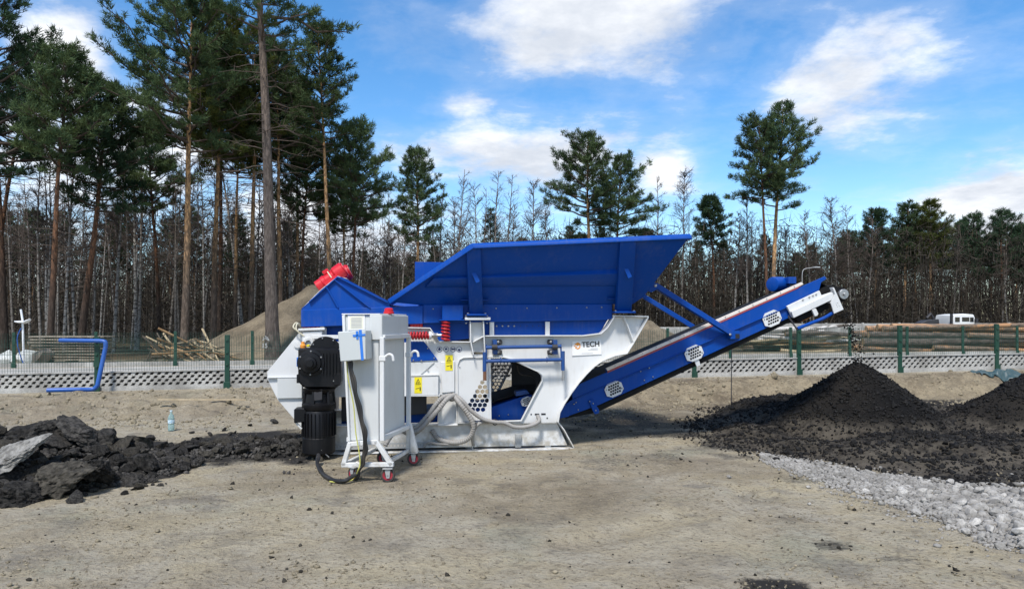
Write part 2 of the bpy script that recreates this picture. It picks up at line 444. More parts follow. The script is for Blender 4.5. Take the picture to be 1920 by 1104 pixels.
class MB:
    """collects shapes for one mesh part"""
    def __init__(s):
        s.v = []; s.f = []; s.mi = []
    def add(s, vs, fs, mi=0):
        k = len(s.v)
        s.v += [tuple(v) for v in vs]
        s.f += [tuple(i + k for i in f) for f in fs]
        s.mi += [mi] * len(fs)
        return s
    def box(s, x0, x1, y0, y1, z0, z1, mi=0, M=None):
        vs = [Vector((x, y, z)) for x in (x0, x1) for y in (y0, y1) for z in (z0, z1)]
        if M is not None: vs = [M @ v for v in vs]
        return s.add(vs, [(0, 1, 3, 2), (4, 6, 7, 5), (0, 4, 5, 1), (2, 3, 7, 6), (0, 2, 6, 4), (1, 5, 7, 3)], mi)
    def prism(s, pts, y0, y1, holes=(), mi=0):
        """polygon of (x,z) extruded from y0 to y1, with optional holes"""
        loops = [list(pts)] + [list(hh) for hh in holes]
        flat = [p for l in loops for p in l]
        tri = tessellate_polygon([[Vector((p[0], p[1], 0)) for p in l] for l in loops])
        n = len(flat)
        vs = [(p[0], y0, p[1]) for p in flat] + [(p[0], y1, p[1]) for p in flat]
        fs = []
        for t in tri:
            a, b_, c_ = [flat[i] for i in t]
            ar = (b_[0] - a[0]) * (c_[1] - a[1]) - (c_[0] - a[0]) * (b_[1] - a[1])
            t = tuple(t) if ar > 0 else tuple(reversed(t))
            fs.append(t); fs.append(tuple(i + n for i in reversed(t)))
        k = 0
        for l in loops:
            ln = len(l)
            for i in range(ln):
                j = (i + 1) % ln
                fs.append((k + i, k + j, n + k + j, n + k + i))
            k += ln
        return s.add(vs, fs, mi)
    def loft(s, A, B, mi=0):
        """closed solid between two loops of 3D points with the same count"""
        n = len(A)
        fs = [tuple(range(n)), tuple(reversed(range(n, 2 * n)))]
        fs += [(i, (i + 1) % n, n + (i + 1) % n, n + i) for i in range(n)]
        return s.add(list(A) + list(B), fs, mi)
    def tube(s, pts, r, n=10, cap=True, mi=0, corr=0.0, period=0.03):
        pts = [Vector(p) for p in pts]
        rs = [r] * len(pts) if not isinstance(r, (list, tuple)) else list(r)
        if corr:
            out = []; ro = []
            acc = 0
            for i in range(len(pts) - 1):
                L = (pts[i + 1] - pts[i]).length
                k = max(1, int(L / (period / 2)))
                for j in range(k):
                    out.append(pts[i].lerp(pts[i + 1], j / k)); ro.append(rs[i] * (1 + (corr if acc % 2 else -corr))); acc += 1
            out.append(pts[-1]); ro.append(rs[-1]); pts, rs = out, ro
        vs = []; fs = []
        pa = None
        for i, p in enumerate(pts):
            d = (pts[min(i + 1, len(pts) - 1)] - pts[max(i - 1, 0)])
            if d.length < 1e-9: d = Vector((0, 0, 1))
            d.normalize()
            if pa is None: a, b_ = frame_of(d)
            else:
                a = (pa - d * pa.dot(d)).normalized(); b_ = a.cross(d)
            pa = a
            for k in range(n):
                t = 2 * math.pi * k / n
                vs.append(p + (a * math.cos(t) + b_ * math.sin(t)) * rs[i])
        for i in range(len(pts) - 1):
            for k in range(n):
                k2 = (k + 1) % n
                fs.append((i * n + k, i * n + k2, (i + 1) * n + k2, (i + 1) * n + k))
        if cap:
            fs.append(tuple(reversed(range(n)))); fs.append(tuple(range((len(pts) - 1) * n, len(pts) * n)))
        return s.add(vs, fs, mi)
    def cyl(s, p0, p1, r0, r1=None, n=20, mi=0):
        return s.tube([p0, p1], [r0, r0 if r1 is None else r1], n, True, mi)
    def lathe(s, prof, c=(0, 0, 0), ax=(0, 0, 1), n=24, mi=0):
        """profile of (radius, height along axis)"""
        ax = Vector(ax).normalized(); a, b_ = frame_of(ax); c = Vector(c)
        vs = [c + ax * hh + (a * math.cos(2 * math.pi * k / n) + b_ * math.sin(2 * math.pi * k / n)) * max(r, 1e-4) for (r, hh) in prof for k in range(n)]
        fs = [(i * n + k, i * n + (k + 1) % n, (i + 1) * n + (k + 1) % n, (i + 1) * n + k) for i in range(len(prof) - 1) for k in range(n)]
        fs += [tuple(reversed(range(n))), tuple(range((len(prof) - 1) * n, len(prof) * n))]
        return s.add(vs, fs, mi)
    def bar(s, p0, p1, wd, ht, mi=0, up=None):
        """rectangular bar from p0 to p1"""
        p0 = Vector(p0); p1 = Vector(p1); d = (p1 - p0).normalized()
        if up is not None:
            b_ = Vector(up); b_ = (b_ - d * b_.dot(d)).normalized(); a = d.cross(b_)
        else: a, b_ = frame_of(d)
        a = a * wd / 2; b_ = b_ * ht / 2
        A = [p0 - a - b_, p0 + a - b_, p0 + a + b_, p0 - a + b_]
        B = [p1 - a - b_, p1 + a - b_, p1 + a + b_, p1 - a + b_]
        return s.loft(A, B, mi)
    def ribbon(s, pts, y0, y1, th, mi=0, closed=False):
        """strip following (x,z) points, th thick, spanning y0..y1"""
        P_ = [Vector((p[0], p[1])) for p in pts]
        n = len(P_)
        nr = []
        for i in range(n):
            a = P_[(i - 1) % n] if (closed or i > 0) else P_[i]
            b_ = P_[(i + 1) % n] if (closed or i < n - 1) else P_[i]
            d = (b_ - a).normalized(); nr.append(Vector((-d.y, d.x)))
        vs = []
        for i in range(n):
            for (yy, sg) in ((y0, -.5), (y0, .5), (y1, .5), (y1, -.5)):
                q = P_[i] + nr[i] * th * sg
                vs.append((q.x, yy, q.y))
        fs = []
        for i in range(n if closed else n - 1):
            j = (i + 1) % n
            for k in range(4):
                k2 = (k + 1) % 4
                fs.append((i * 4 + k, i * 4 + k2, j * 4 + k2, j * 4 + k))
        if not closed:
            fs.append((3, 2, 1, 0)); e = (n - 1) * 4; fs.append((e, e + 1, e + 2, e + 3))
        return s.add(vs, fs, mi)
    def mesh(s, name, bevel=0.0, smooth=True, ang=35):
        me = bpy.data.meshes.new(name)
        me.from_pydata(s.v, [], s.f)
        me.polygons.foreach_set('material_index', s.mi)
        bm = bmesh.new(); bm.from_mesh(me)
        bmesh.ops.recalc_face_normals(bm, faces=bm.faces)
        if bevel > 0:
            es = [e for e in bm.edges if len(e.link_faces) == 2 and e.calc_face_angle(0) > 0.6]
            try: bmesh.ops.bevel(bm, geom=es, offset=bevel, segments=1, affect='EDGES', profile=0.7, clamp_overlap=True)
            except Exception: pass
        bm.to_mesh(me); bm.free()
        if smooth:
            me.polygons.foreach_set('use_smooth', [True] * len(me.polygons))
            me.set_sharp_from_angle(angle=math.radians(ang))
        return me
    def build(s, name, mats, parent=None, bevel=0.0, smooth=True, **kw):
        return link(name, s.mesh(name, bevel, smooth), parent, mats, **kw)

def catmull(pts, k=8):
    P_ = [Vector(p) for p in pts]; out = []
    for i in range(len(P_) - 1):
        p0 = P_[max(i - 1, 0)]; p1 = P_[i]; p2 = P_[i + 1]; p3 = P_[min(i + 2, len(P_) - 1)]
        for j in range(k):
            t = j / k
            out.append(0.5 * ((2 * p1) + (p2 - p0) * t + (2 * p0 - 5 * p1 + 4 * p2 - p3) * t * t + (3 * p1 - p0 - 3 * p2 + p3) * t ** 3))
    out.append(P_[-1])
    return out

# world point on the ray through photo pixel at depth d
def W(px, py, d): return Vector(((px - 960) * d / F, d, CH + (HZ - py) * d / F))
def G(px, py, z=0.0):
    d = F * (CH - z) / (py - HZ)
    return (px - 960) * d / F, d

# ------------------------------------------------------------------ numpy noise
def _hash(ix, iy, iz, seed):
    hsh = (ix * 374761393 + iy * 668265263 + iz * 2147483647 + seed * 974634721) & 0xFFFFFFFF
    hsh = ((hsh ^ (hsh >> 13)) * 1274126177) & 0xFFFFFFFF
    hsh = (hsh ^ (hsh >> 16)) & 0xFFFFFFFF
    return hsh / 4294967295.0
def vnoise(x, y, z=0.0, seed=0):
    x = np.asarray(x, float); y = np.asarray(y, float); z = np.zeros_like(x) + z
    ix = np.floor(x).astype(np.int64); iy = np.floor(y).astype(np.int64); iz = np.floor(z).astype(np.int64)
    fx = x - ix; fy = y - iy; fz = z - iz
    fx = fx * fx * (3 - 2 * fx); fy = fy * fy * (3 - 2 * fy); fz = fz * fz * (3 - 2 * fz)
    r = 0
    for dx in (0, 1):
        for dy in (0, 1):
            for dz in (0, 1):
                wgt = (fx if dx else 1 - fx) * (fy if dy else 1 - fy) * (fz if dz else 1 - fz)
                r = r + wgt * _hash(ix + dx, iy + dy, iz + dz, seed)
    return r
def fbm(x, y, z=0.0, oct=4, seed=0, gain=0.5):
    r = 0; a = 1.0; tot = 0; fq = 1.0
    for o in range(oct):
        r = r + a * (vnoise(np.asarray(x) * fq + 13.7 * o, np.asarray(y) * fq + 7.1 * o, np.asarray(z) * fq, seed + o) - 0.5)
        tot += a; a *= gain; fq *= 2.03
    return r / tot * 2          # about -1..1
def sst(a, b_, x):
    t = np.clip((np.asarray(x, float) - a) / (b_ - a), 0, 1)
    return t * t * (3 - 2 * t)

# ================================================================== GROUND
def yf(x): return 15.0 + (np.asarray(x, float) + 5.84) * 0.136        # near fence line
def yfb(x): return 24.0 + (np.asarray(x, float) + 16.4) * 0.16        # far fence line
def bankz(x): return np.clip(0.33 + 0.0125 * np.asarray(x, float), 0.1, 0.6)
def hgt(x, y):
    x = np.asarray(x, float); y = np.asarray(y, float)
    st = sst(-1.0, 5.0, x)
    foot = 3.3 * (1 - st) + 1.75 * st
    top = 1.0 * (1 - st) + 0.75 * st
    f = yf(x)
    wob = 0.30 * fbm(x * 0.8, y * 0.3, 0, 3, 5)
    rise = sst(f - foot + wob, f - top + wob, y)
    z = bankz(x) * rise
    back = sst(f + 0.2, f + 1.6, y)
    z = z * (1 - back) + (0.2 + 0.005 * np.clip(x, -20, 30)) * back
    far = sst(35, 80, y)
    z = z + far * 0.35
    inb = rise * (1 - sst(f - 0.9, f - 0.3, y))
    z = z + inb * (0.18 * fbm(x * 1.1, y * 1.3, 0, 5, 21, .65) + 0.07 * fbm(x * 5, y * 5, 0, 3, 22))
    bmp = np.clip(rise * 4 * (1 - rise), 0, 1)
    z = z + bmp * 0.20 * fbm(x * 1.8, y * 2.4, 0, 5, 9, .6)
    near = 1 - sst(f - 0.8, f - 0.2, y)
    for (x0, y0, x1, y1, ph) in ((-4.2, 3.4, 2.6, 8.6, 0), (-2.7, 2.7, 4.1, 7.9, 1), (1.2, 3.0, 3.0, 9.0, 2), (2.7, 2.6, 4.4, 7.6, 3)):   # wheel ruts
        L_ = math.hypot(x1 - x0, y1 - y0); ux, uy = (x1 - x0) / L_, (y1 - y0) / L_
        t_ = (x - x0) * ux + (y - y0) * uy; dd_ = np.abs((x - x0) * -uy + (y - y0) * ux + .12 * np.sin(t_ * .8 + ph))
        fade = sst(0, .8, t_) * (1 - sst(L_ - 1.2, L_, t_)) * (.45 + .55 * sst(-.3, .3, fbm(x * .9, y * .9, 0, 2, 130 + ph)))
        z = z + fade * (-.020 * (1 - sst(.10, .19, dd_)) + .012 * np.exp(-((dd_ - .23) / .05) ** 2) + .005 * (1 - sst(.1, .17, dd_)) * np.sin(t_ * 26 + 6 * np.minimum(dd_, .2) * 5))
    z = z + near * (0.022 * fbm(x * 0.5, y * 0.6, 0, 3, 2) + 0.010 * fbm(x * 3.1, y * 3.1, 0, 3, 3) + 0.006 * fbm(x * 9, y * 9, 0, 2, 4))
    return z
def H1(x, y): return float(hgt(np.array([x]), np.array([y]))[0])

def geom(a, b_, step, grow=1.25):
    out = []; v = a; s_ = step
    while v < b_:
        s_ *= grow; v += s_; out.append(v)
    return out
xs = np.arange(-8.6, 12.4, 0.075)
xs = np.array(sorted([-t for t in geom(8.6, 600, 0.1)]) + list(xs) + geom(12.4, 600, 0.1))
ys = np.arange(3.2, 17.6, 0.075)
ys = np.array(sorted([-t for t in geom(-3.2, 120, 0.12)]) + list(ys) + geom(17.6, 900, 0.1, 1.18))
XX, YY = np.meshgrid(xs, ys)
ZZ = hgt(XX, YY)
nx, ny = len(xs), len(ys)
idx = np.arange(nx * ny).reshape(ny, nx)
Q = np.stack([idx[:-1, :-1], idx[:-1, 1:], idx[1:, 1:], idx[1:, :-1]], -1).reshape(-1, 4)
gme = mesh_np('ground', np.stack([XX, YY, ZZ], -1).reshape(-1, 3), None, Q, True)
def ell(X, Y, cx_, cy_, rx, ry, rot=0, seed=0, nz=0.5):
    dx = X - cx_; dy = Y - cy_
    c_, s_ = math.cos(rot), math.sin(rot)
    u = (dx * c_ + dy * s_) / rx; v = (-dx * s_ + dy * c_) / ry
    r = np.sqrt(u * u + v * v) + nz * fbm(X * 2.2, Y * 2.2, 0, 4, 40 + seed)
    return 1 - sst(0.45, 1.1, r)
def gell(px, py, rpx, rpy, amt, seed=0):
    cx_, cy_ = G(px, py)
    y1 = G(px, py + rpy)[1]; y0 = G(px, py - rpy)[1]
    return amt * ell(XX, YY, cx_, cy_, rpx * cy_ / F, abs(y0 - y1) / 2, 0, seed)
dirt = np.zeros_like(XX)
def polysd(X, Y, poly):
    d = np.full(X.shape, 1e9); ins = np.zeros(X.shape, bool)
    n = len(poly)
    for i in range(n):
        x0, y0 = poly[i]; x1, y1 = poly[(i + 1) % n]
        ex, ey = x1 - x0, y1 - y0
        t = np.clip(((X - x0) * ex + (Y - y0) * ey) / (ex * ex + ey * ey), 0, 1)
        d = np.minimum(d, np.hypot(X - x0 - t * ex, Y - y0 - t * ey))
        ins ^= ((y0 > Y) != (y1 > Y)) & (X < (x1 - x0) * (Y - y0) / (y1 - y0 + 1e-12) + x0)
    return np.where(ins, d, -d)
MPOLY = [G(1288, 788), G(1335, 825), G(1430, 850), G(1560, 870), G(1700, 892), G(1920, 918), G(2150, 945), (14.5, 8.0), (14.5, 14.6), (9.6, 15.2), (7.2, 15.4), (5.6, 14.6), (3.9, 13.6), (3.35, 12.6)]
for i, (px, py, rx, ry, a) in enumerate([(150, 870, 190, 60, 1.0), (430, 840, 190, 40, .95), (580, 845, 90, 30, .8), (1180, 790, 190, 35, .62), (1150, 868, 120, 22, .45),
        (1000, 860, 190, 25, .3), (1470, 1100, 75, 22, 1.1), (1480, 975, 55, 14, .5), (1565, 1025, 60, 14, .6), (1700, 1050, 80, 16, .5), (1040, 1000, 120, 6, .3), (640, 985, 260, 5, .28), (560, 1045, 300, 6, .25), (900, 960, 200, 4, .25), (1500, 900, 60, 10, .5),
        (1400, 830, 160, 40, .7), (1240, 860, 60, 14, .5), (690, 855, 170, 28, .45), (1840, 1075, 90, 20, .35), (1660, 960, 50, 9, .35), (960, 900, 260, 40, .16)]):
    dirt = np.maximum(dirt, gell(px, py, rx, ry, a, i))
clay = np.clip(sst(-3.6, -2.6, YY - yf(XX)) * (1 - sst(-.7, -.2, YY - yf(XX))) * (.45 + .5 * sst(-1, 4, XX)), 0, 1)
clay = np.maximum(clay, .8 * ell(XX, YY, 1.6, 12.2, 2.4, 1.6, 0, 51))
for i, (px, py, rx, ry, a) in enumerate([(1050, 935, 230, 55, .55), (620, 900, 260, 30, .4), (1330, 880, 200, 25, .4), (250, 980, 200, 30, .25)]): clay = np.maximum(clay, gell(px, py, rx, ry, a, 80 + i))
dirt = np.maximum(dirt, .72 * sst(-.45, .35, polysd(XX, YY, MPOLY)))
forest = sst(26.5, 30, YY - 0.16 * (XX + 16.4) * (XX > -40)) * 1.0
forest = np.maximum(forest, sst(25, 40, np.abs(XX)))
pale = np.clip(.5 * np.clip(1 - np.abs((YY - (yf(XX) - 1.5)) / 0.9), 0, 1) * sst(0.0, 0.5, fbm(XX * .7, YY * .7, 0, 4, 61) + .25) * sst(1, 4, XX), 0, 1)
for i, (px, py, rx, ry, a) in enumerate([(420, 1000, 300, 50, .5), (1300, 1000, 240, 50, .45), (760, 1050, 300, 40, .4), (1650, 1000, 140, 30, .5)]):
    pale = np.maximum(pale, gell(px, py, rx, ry, a, 30 + i) * (0.5 + 0.5 * sst(-.2, .4, fbm(XX * 1.3, YY * 1.3, 0, 4, 71))))
for nm, arr in (('dirt', dirt), ('forest', forest), ('pale', pale), ('clay', clay)):
    at = gme.attributes.new(nm, 'FLOAT', 'POINT')
    at.data.foreach_set('value', np.clip(arr, 0, 1).ravel().astype(np.float32))
tag(link('ground', gme, None, 'ground'), kind='structure')

# the road between the two fences
mb = MB()
for (xa, xb) in [(-60 + 4 * i, -56 + 4 * i) for i in range(30)]:
    pts = []
    for x in (xa, xb):
        y0 = float(yf(x)) + 1.7; y1 = float(yfb(x)) - 0.4
        pts.append((x, y0, H1(x, y0) + .008)); pts.append((x, y1, H1(x, y1) + .008))
    mb.add(pts, [(0, 2, 3, 1)])
tag(mb.build('road', 'road', smooth=False), kind='structure')

# ------------------------------------------------------------------ fences
def wire_mesh(name, L, z0, z1, step=0.05, r=0.0036, rails=(0.06, 0.3, 0.54, 0.62)):
    V = []; Q_ = []
    def bar(a, b_):
        a = np.array(a); b_ = np.array(b_); d = b_ - a
        if abs(d[2]) > abs(d[0]): offs = [(r, 0, 0), (-r * .5, r * .87, 0), (-r * .5, -r * .87, 0)]
        else: offs = [(0, 0, r), (0, r * .87, -r * .5), (0, -r * .87, -r * .5)]
        k = len(V)
        for p in (a, b_):
            for o in offs: V.append(p + np.array(o))
        for i in range(3):
            j = (i + 1) % 3
            Q_.append((k + i, k + j, k + 3 + j, k + 3 + i))
    n = int(L / step)
    for i in range(n + 1): bar((i * L / n, 0, z0), (i * L / n, 0, z1))
    for t in rails:
        for dy in (-0.006, 0.006):
            z = z0 + t * (z1 - z0); bar((0, dy, z), (L, dy, z))
    return mesh_np(name, V, None, Q_)
def perforated(name, L, Hh, cols, rows, depth=0.06):
    mb = MB()
    cw = L / cols; chh = Hh / rows
    for r_ in range(rows):
        off = 0.5 * (r_ % 2)
        for c_ in range(-1, cols + 1):
            x0 = (c_ + off) * cw; x1 = x0 + cw
            x0c, x1c = max(0, x0), min(L, x1)
            if x1c - x0c < 0.01: continue
            z0 = r_ * chh; z1 = z0 + chh
            if x1c - x0c < cw * 0.95:
                mb.add([(x0c, 0, z0), (x1c, 0, z0), (x1c, 0, z1), (x0c, 0, z1)], [(0, 1, 2, 3)]); continue
            cxm = (x0 + x1) / 2; czm = (z0 + z1) / 2
            a = cw * 0.37; b_ = chh * 0.38
            inner = [(cxm - a * .95, czm - b_), (cxm + a * .35, czm - b_), (cxm + a * .95, czm + b_), (cxm - a * .35, czm + b_)]
            vs = [(x0, 0, z0), (x1, 0, z0), (x1, 0, z1), (x0, 0, z1)] + [(p[0], 0, p[1]) for p in inner] + [(p[0], depth, p[1]) for p in inner]
            fs = [(0, 1, 5, 4), (1, 2, 6, 5), (2, 3, 7, 6), (3, 0, 4, 7), (4, 5, 9, 8), (5, 6, 10, 9), (6, 7, 11, 10), (7, 4, 8, 11)]
            mb.add(vs, fs, 0)
            mb.add([(p[0], depth, p[1]) for p in inner], [(0, 1, 2, 3)], 1)  # near-black backing closes each hole
    mb.box(0, L, depth + .002, depth + .02, 0, Hh, 0)
    mb.box(-0.01, L + .01, -.02, depth + .02, Hh, Hh + .025, 0)
    me = bpy.data.meshes.new(name); me.from_pydata(mb.v, [], mb.f); me.polygons.foreach_set('material_index', mb.mi)
    return me
def fence_post(name, hgt_):
    mb = MB()
    mb.box(-.048, .048, -.03, .03, -.35, hgt_)
    mb.box(-.049, .049, -.031, .031, hgt_, hgt_ + .012)
    mb.box(-.066, .066, -.055, -.031, -.02, .17)          # bracket holding the boards
    for z in (.5, .75, hgt_ - .12):
        mb.box(-.022, .022, -.052, -.031, z, z + .04)
    return mb.mesh(name, .004)
POST = fence_post('post', 1.12); POSTB = fence_post('post_back', 1.16)
for m_ in (POST, POSTB): m_.materials.append(MATS['fence_green'])
LP = 2.42
WIRE = wire_mesh('mesh_panel', LP, 0.43, 1.10); WIRE.materials.append(MATS['wire_green'])
WIREB = wire_mesh('mesh_panel_back', LP, 0.16, 1.14); WIREB.materials.append(MATS['wire_green'])
PERF = perforated('perforated_board', LP, 0.28, 17, 4); PERF.materials.append(MATS['concrete']); PERF.materials.append(MATS['hole_backing'])
mb = MB(); mb.box(0, LP, -.005, .045, -.12, .125); mb.box(.09, LP - .09, -.012, -.004, .03, .10)
KICK = mb.mesh('plinth_board', .004); KICK.materials.append(MATS['concrete'])
mb = MB(); mb.box(0, LP, -.005, .045, -.2, .15)
KICKB = mb.mesh('plinth_board_back', .004); KICKB.materials.append(MATS['concrete'])
SP = 2.5
def fence(label, line, slope, x_from, n, base, front):
    root = empty('mesh_fence', (x_from, float(line(x_from)), 0))
    ang = math.atan(slope)
    tag(root, label, 'fence')
    dx = SP * math.cos(ang)
    for i in range(n):
        x = x_from + dx * i; y = float(line(x)); z = base(x)
        z2 = base(x + dx)
        lx = x - x_from; ly = y - float(line(x_from))
        link('post', POST if front else POSTB, root, loc=(lx, ly, z), rot=(0, 0, ang))
        if i == n - 1: break
        tilt = -math.atan2(z2 - z, SP)
        zc = z
        lx += .04 * math.cos(ang); ly += .04 * math.sin(ang)
        R_ = (0, tilt, ang)
        tag(link('mesh_panel', WIRE if front else WIREB, root, loc=(lx, ly, zc), rot=R_), kind='stuff')
        link('plinth_board', KICK if front else KICKB, root, loc=(lx, ly, zc), rot=R_)
        if front: tag(link('perforated_board', PERF, root, loc=(lx, ly, zc + .127), rot=R_), kind='stuff')
    return root
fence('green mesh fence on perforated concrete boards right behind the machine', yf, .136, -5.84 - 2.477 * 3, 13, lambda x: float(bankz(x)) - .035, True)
fence('farther green mesh fence on plain concrete boards beyond the road', yfb, .16, -16.35 - 2.469 * 4, 20, lambda x: 0.12 + .005 * (x + 16), False)

# ------------------------------------------------------------------ rocks
def rock_mesh(name, seed, sub=3, flat=0.6, planes=13, nz=0.10, mats=('asphalt',)):
    rng = np.random.RandomState(seed)
    bm = bmesh.new(); bmesh.ops.create_icosphere(bm, subdivisions=sub, radius=1.0)
    D = np.array([v.co[:] for v in bm.verts]); D /= np.linalg.norm(D, axis=1)[:, None]
    N = rng.normal(size=(planes, 3)); N /= np.linalg.norm(N, axis=1)[:, None]
    off = rng.uniform(0.62, 0.95, planes)
    dots = D @ N.T
    r = np.where(dots > 0.15, off / np.maximum(dots, 0.15), 9).min(axis=1)
    r = np.minimum(r, 1.25)
    r *= 1 + nz * fbm(D[:, 0] * 2.3 + seed, D[:, 1] * 2.3, D[:, 2] * 2.3, 6, seed, .68)
    P_ = D * r[:, None] * np.array([1.0, rng.uniform(.6, .9), flat])
    for v, p in zip(bm.verts, P_): v.co = p
    me = bpy.data.meshes.new(name); bm.to_mesh(me); bm.free()
    me.polygons.foreach_set('use_smooth', [True] * len(me.polygons))
    me.set_sharp_from_angle(angle=math.radians(20))
    for m_ in mats: me.materials.append(MATS[m_])
    return me
def lowrock(seed, flat=.7):
    rng = np.random.RandomState(seed)
    bm = bmesh.new(); bmesh.ops.create_icosphere(bm, subdivisions=1, radius=1.0)
    V = np.array([v.co[:] for v in bm.verts]); T = np.array([[v.index for v in f.verts] for f in bm.faces]); bm.free()
    return V * rng.uniform(.65, 1.15, (len(V), 1)) * np.array([1, rng.uniform(.65, .95), flat]), T
LOW = [lowrock(i, .55 + .05 * (i % 5)) for i in range(12)]
def tetra(seed):
    rng = np.random.RandomState(seed)
    V = np.array([(1, 0, -.4), (-.6, .85, -.4), (-.6, -.85, -.4), (0, 0, .8)]) * rng.uniform(.7, 1.3, (4, 1))
    return V, np.array([(0, 2, 1), (0, 1, 3), (1, 2, 3), (2, 0, 3)])
TET = [tetra(i) for i in range(8)]
def rotmats(rng, n):
    a = rng.uniform(0, 2 * np.pi, n); u = rng.uniform(-1, 1, n); t = rng.uniform(0, 2 * np.pi, n)
    s_ = np.sqrt(1 - u * u); ax = np.stack([s_ * np.cos(t), s_ * np.sin(t), u], 1)
    K = np.zeros((n, 3, 3)); K[:, 0, 1] = -ax[:, 2]; K[:, 0, 2] = ax[:, 1]; K[:, 1, 0] = ax[:, 2]; K[:, 1, 2] = -ax[:, 0]; K[:, 2, 0] = -ax[:, 1]; K[:, 2, 1] = ax[:, 0]
    return np.eye(3) + np.sin(a)[:, None, None] * K + (1 - np.cos(a))[:, None, None] * (K @ K)
def scatter(name, P_, sizes, shapes, seed, material, smooth=False, flatz=None):
    rng = np.random.RandomState(seed)
    n = len(P_); pick = rng.randint(0, len(shapes), n); R_ = rotmats(rng, n)
    Vs = []; Ts = []; k = 0
    for s_ in range(len(shapes)):
        ii = np.where(pick == s_)[0]
        if len(ii) == 0: continue
        V, T = shapes[s_]
        vv = np.einsum('nij,vj->nvi', R_[ii], V) * sizes[ii][:, None, None]
        if flatz: vv[:, :, 2] *= flatz
        vv = vv + P_[ii][:, None, :]
        tt = (T[None] + (np.arange(len(ii)) * len(V))[:, None, None] + k)
        Vs.append(vv.reshape(-1, 3)); Ts.append(tt.reshape(-1, 3)); k += len(ii) * len(V)
    me = mesh_np(name, np.concatenate(Vs), np.concatenate(Ts), None, smooth)
    return link(name, me, None, material)

# ------------------------------------------------------------------ heap of broken asphalt (left)
def heap(x, y):
    x = np.asarray(x, float); y = np.asarray(y, float)
    crest = np.interp(x, [-8.5, -7.5, -6.2, -5.1, -4.6, -4.3, -4.05, -3.8, -3.45], [0, .24, .40, .38, .35, .27, .18, .10, 0])
    wf = np.interp(x, [-6, -4.6, -4.2, -3.9, -3.6], [1.6, 1.45, 1.2, .8, .4])
    dy = y - 7.85
    pr = np.where(dy < 0, np.clip(1 + dy / wf, 0, 1), np.clip(1 - dy / 1.2, 0, 1)) ** .75
    h1 = crest * pr
    tx = np.clip((x + 4.1) / 1.6, 0, 1)
    yc = 8.75 + tx * .55
    h2 = np.interp(x, [-4.4, -3.9, -3.4, -2.9, -2.5, -2.2], [0, .09, .10, .13, .12, 0]) * np.clip(1 - ((y - yc) / .55) ** 2, 0, 1)
    return np.maximum(h1, h2)
gx, gy = np.meshgrid(np.arange(-8.6, -2.0, .06), np.arange(6.0, 9.9, .06))
hz_ = heap(gx, gy)
hz2 = hgt(gx, gy) + np.where(hz_ > .004, hz_ * .9, -.06) + .03 * fbm(gx * 6, gy * 6, 0, 3, 12) * (hz_ > .02)
ii = np.arange(gx.size).reshape(gx.shape)
qq = np.stack([ii[:-1, :-1], ii[:-1, 1:], ii[1:, 1:], ii[1:, :-1]], -1).reshape(-1, 4)
tag(link('rubble_bed', mesh_np('rubble_bed', np.stack([gx, gy, hz2], -1).reshape(-1, 3), None, qq, True), None, 'asphalt'),
    'bed of fine black rubble under the broken asphalt chunks', 'rubble', kind='stuff')
ROCKS = [rock_mesh('chunk', 100 + i, 3, [.32, .4, .5, .6, .7][i % 5], 14, .36, ('asphalt',)) for i in range(14)]
ROCKSB = [rock_mesh('chunk_brown', 200 + i, 3, [.36, .48, .62][i % 3], 14, .36, ('asphalt_brown',)) for i in range(5)]
rng = random.Random(5)
def chunk(x, y, z, s, rot, me, label='broken black asphalt chunk in the heap on the left', group='asphalt chunks in the heap'):
    o = link('asphalt_chunk', me, None, loc=(x, y, z), rot=rot, scale=(s, s, s))
    tag(o, label, 'asphalt chunk', group)
    return o
# the big ones one can name
c_ = chunk(*W(28, 850, 6.9), .29, (.35, -.45, .35), rock_mesh('pale_slab', 301, 5, .24, 14, .34, ('asphalt_pale',)), 'large asphalt slab with a pale worn top at the left edge', None)
c_ = chunk(*W(110, 898, 6.75), .30, (.45, -.30, .25), rock_mesh('big_slab', 302, 5, .36, 15, .40, ('asphalt_brown',)), 'largest brownish asphalt slab lying at the front of the heap', None)
c_ = chunk(*W(38, 932, 6.5), .24, (.2, .1, 1.2), rock_mesh('front_lump', 303, 5, .6, 14, .42, ('asphalt',)), 'big dark asphalt lump at the front left corner of heap', None)
c_ = chunk(*W(150, 808, 7.75), .22, (.3, .5, .2), rock_mesh('crest_slab', 304, 5, .34, 14, .36, ('asphalt',)), 'tilted asphalt slab on the right shoulder of the heap crest', None)
c_ = chunk(*W(85, 803, 7.75), .19, (.2, -.2, 1.1), rock_mesh('crest_lump', 305, 5, .5, 14, .36, ('asphalt',)), 'rounded asphalt lump on the very top of the heap', None)
c_ = chunk(*W(250, 905, 7.25), .17, (.2, .3, .1), rock_mesh('foot_lump', 306, 5, .65, 14, .4, ('asphalt',)), 'blocky asphalt lump at the right foot of the heap', None)
c_ = chunk(*W(175, 880, 7.0), .26, (.4, .2, 2.0), rock_mesh('mid_slab', 307, 5, .38, 15, .4, ('asphalt',)), 'broad dark slab in the middle of the heap face', None)
def chunk_label(x, y, s, hh, me, tail):
    col_ = 'brownish' if me in ROCKSB else 'black'
    size = 'large' if s > .17 else ('medium' if s > .11 else 'small')
    if tail: where = 'at the motor end of the low strip' if x > -2.95 else ('in the middle of the low strip' if x > -3.35 else 'where the low strip leaves the heap')
    elif hh > .30: where = 'on the crest of the left heap'
    elif y > 7.85: where = 'on the back slope of the left heap'
    elif x > -4.3: where = 'at the right end of the left heap'
    else: where = 'on the front face of the left heap' if hh > .14 else 'at the front foot of the left heap'
    return size + ' ' + col_ + ' asphalt chunk ' + where
n_ch = 0
tries = 0
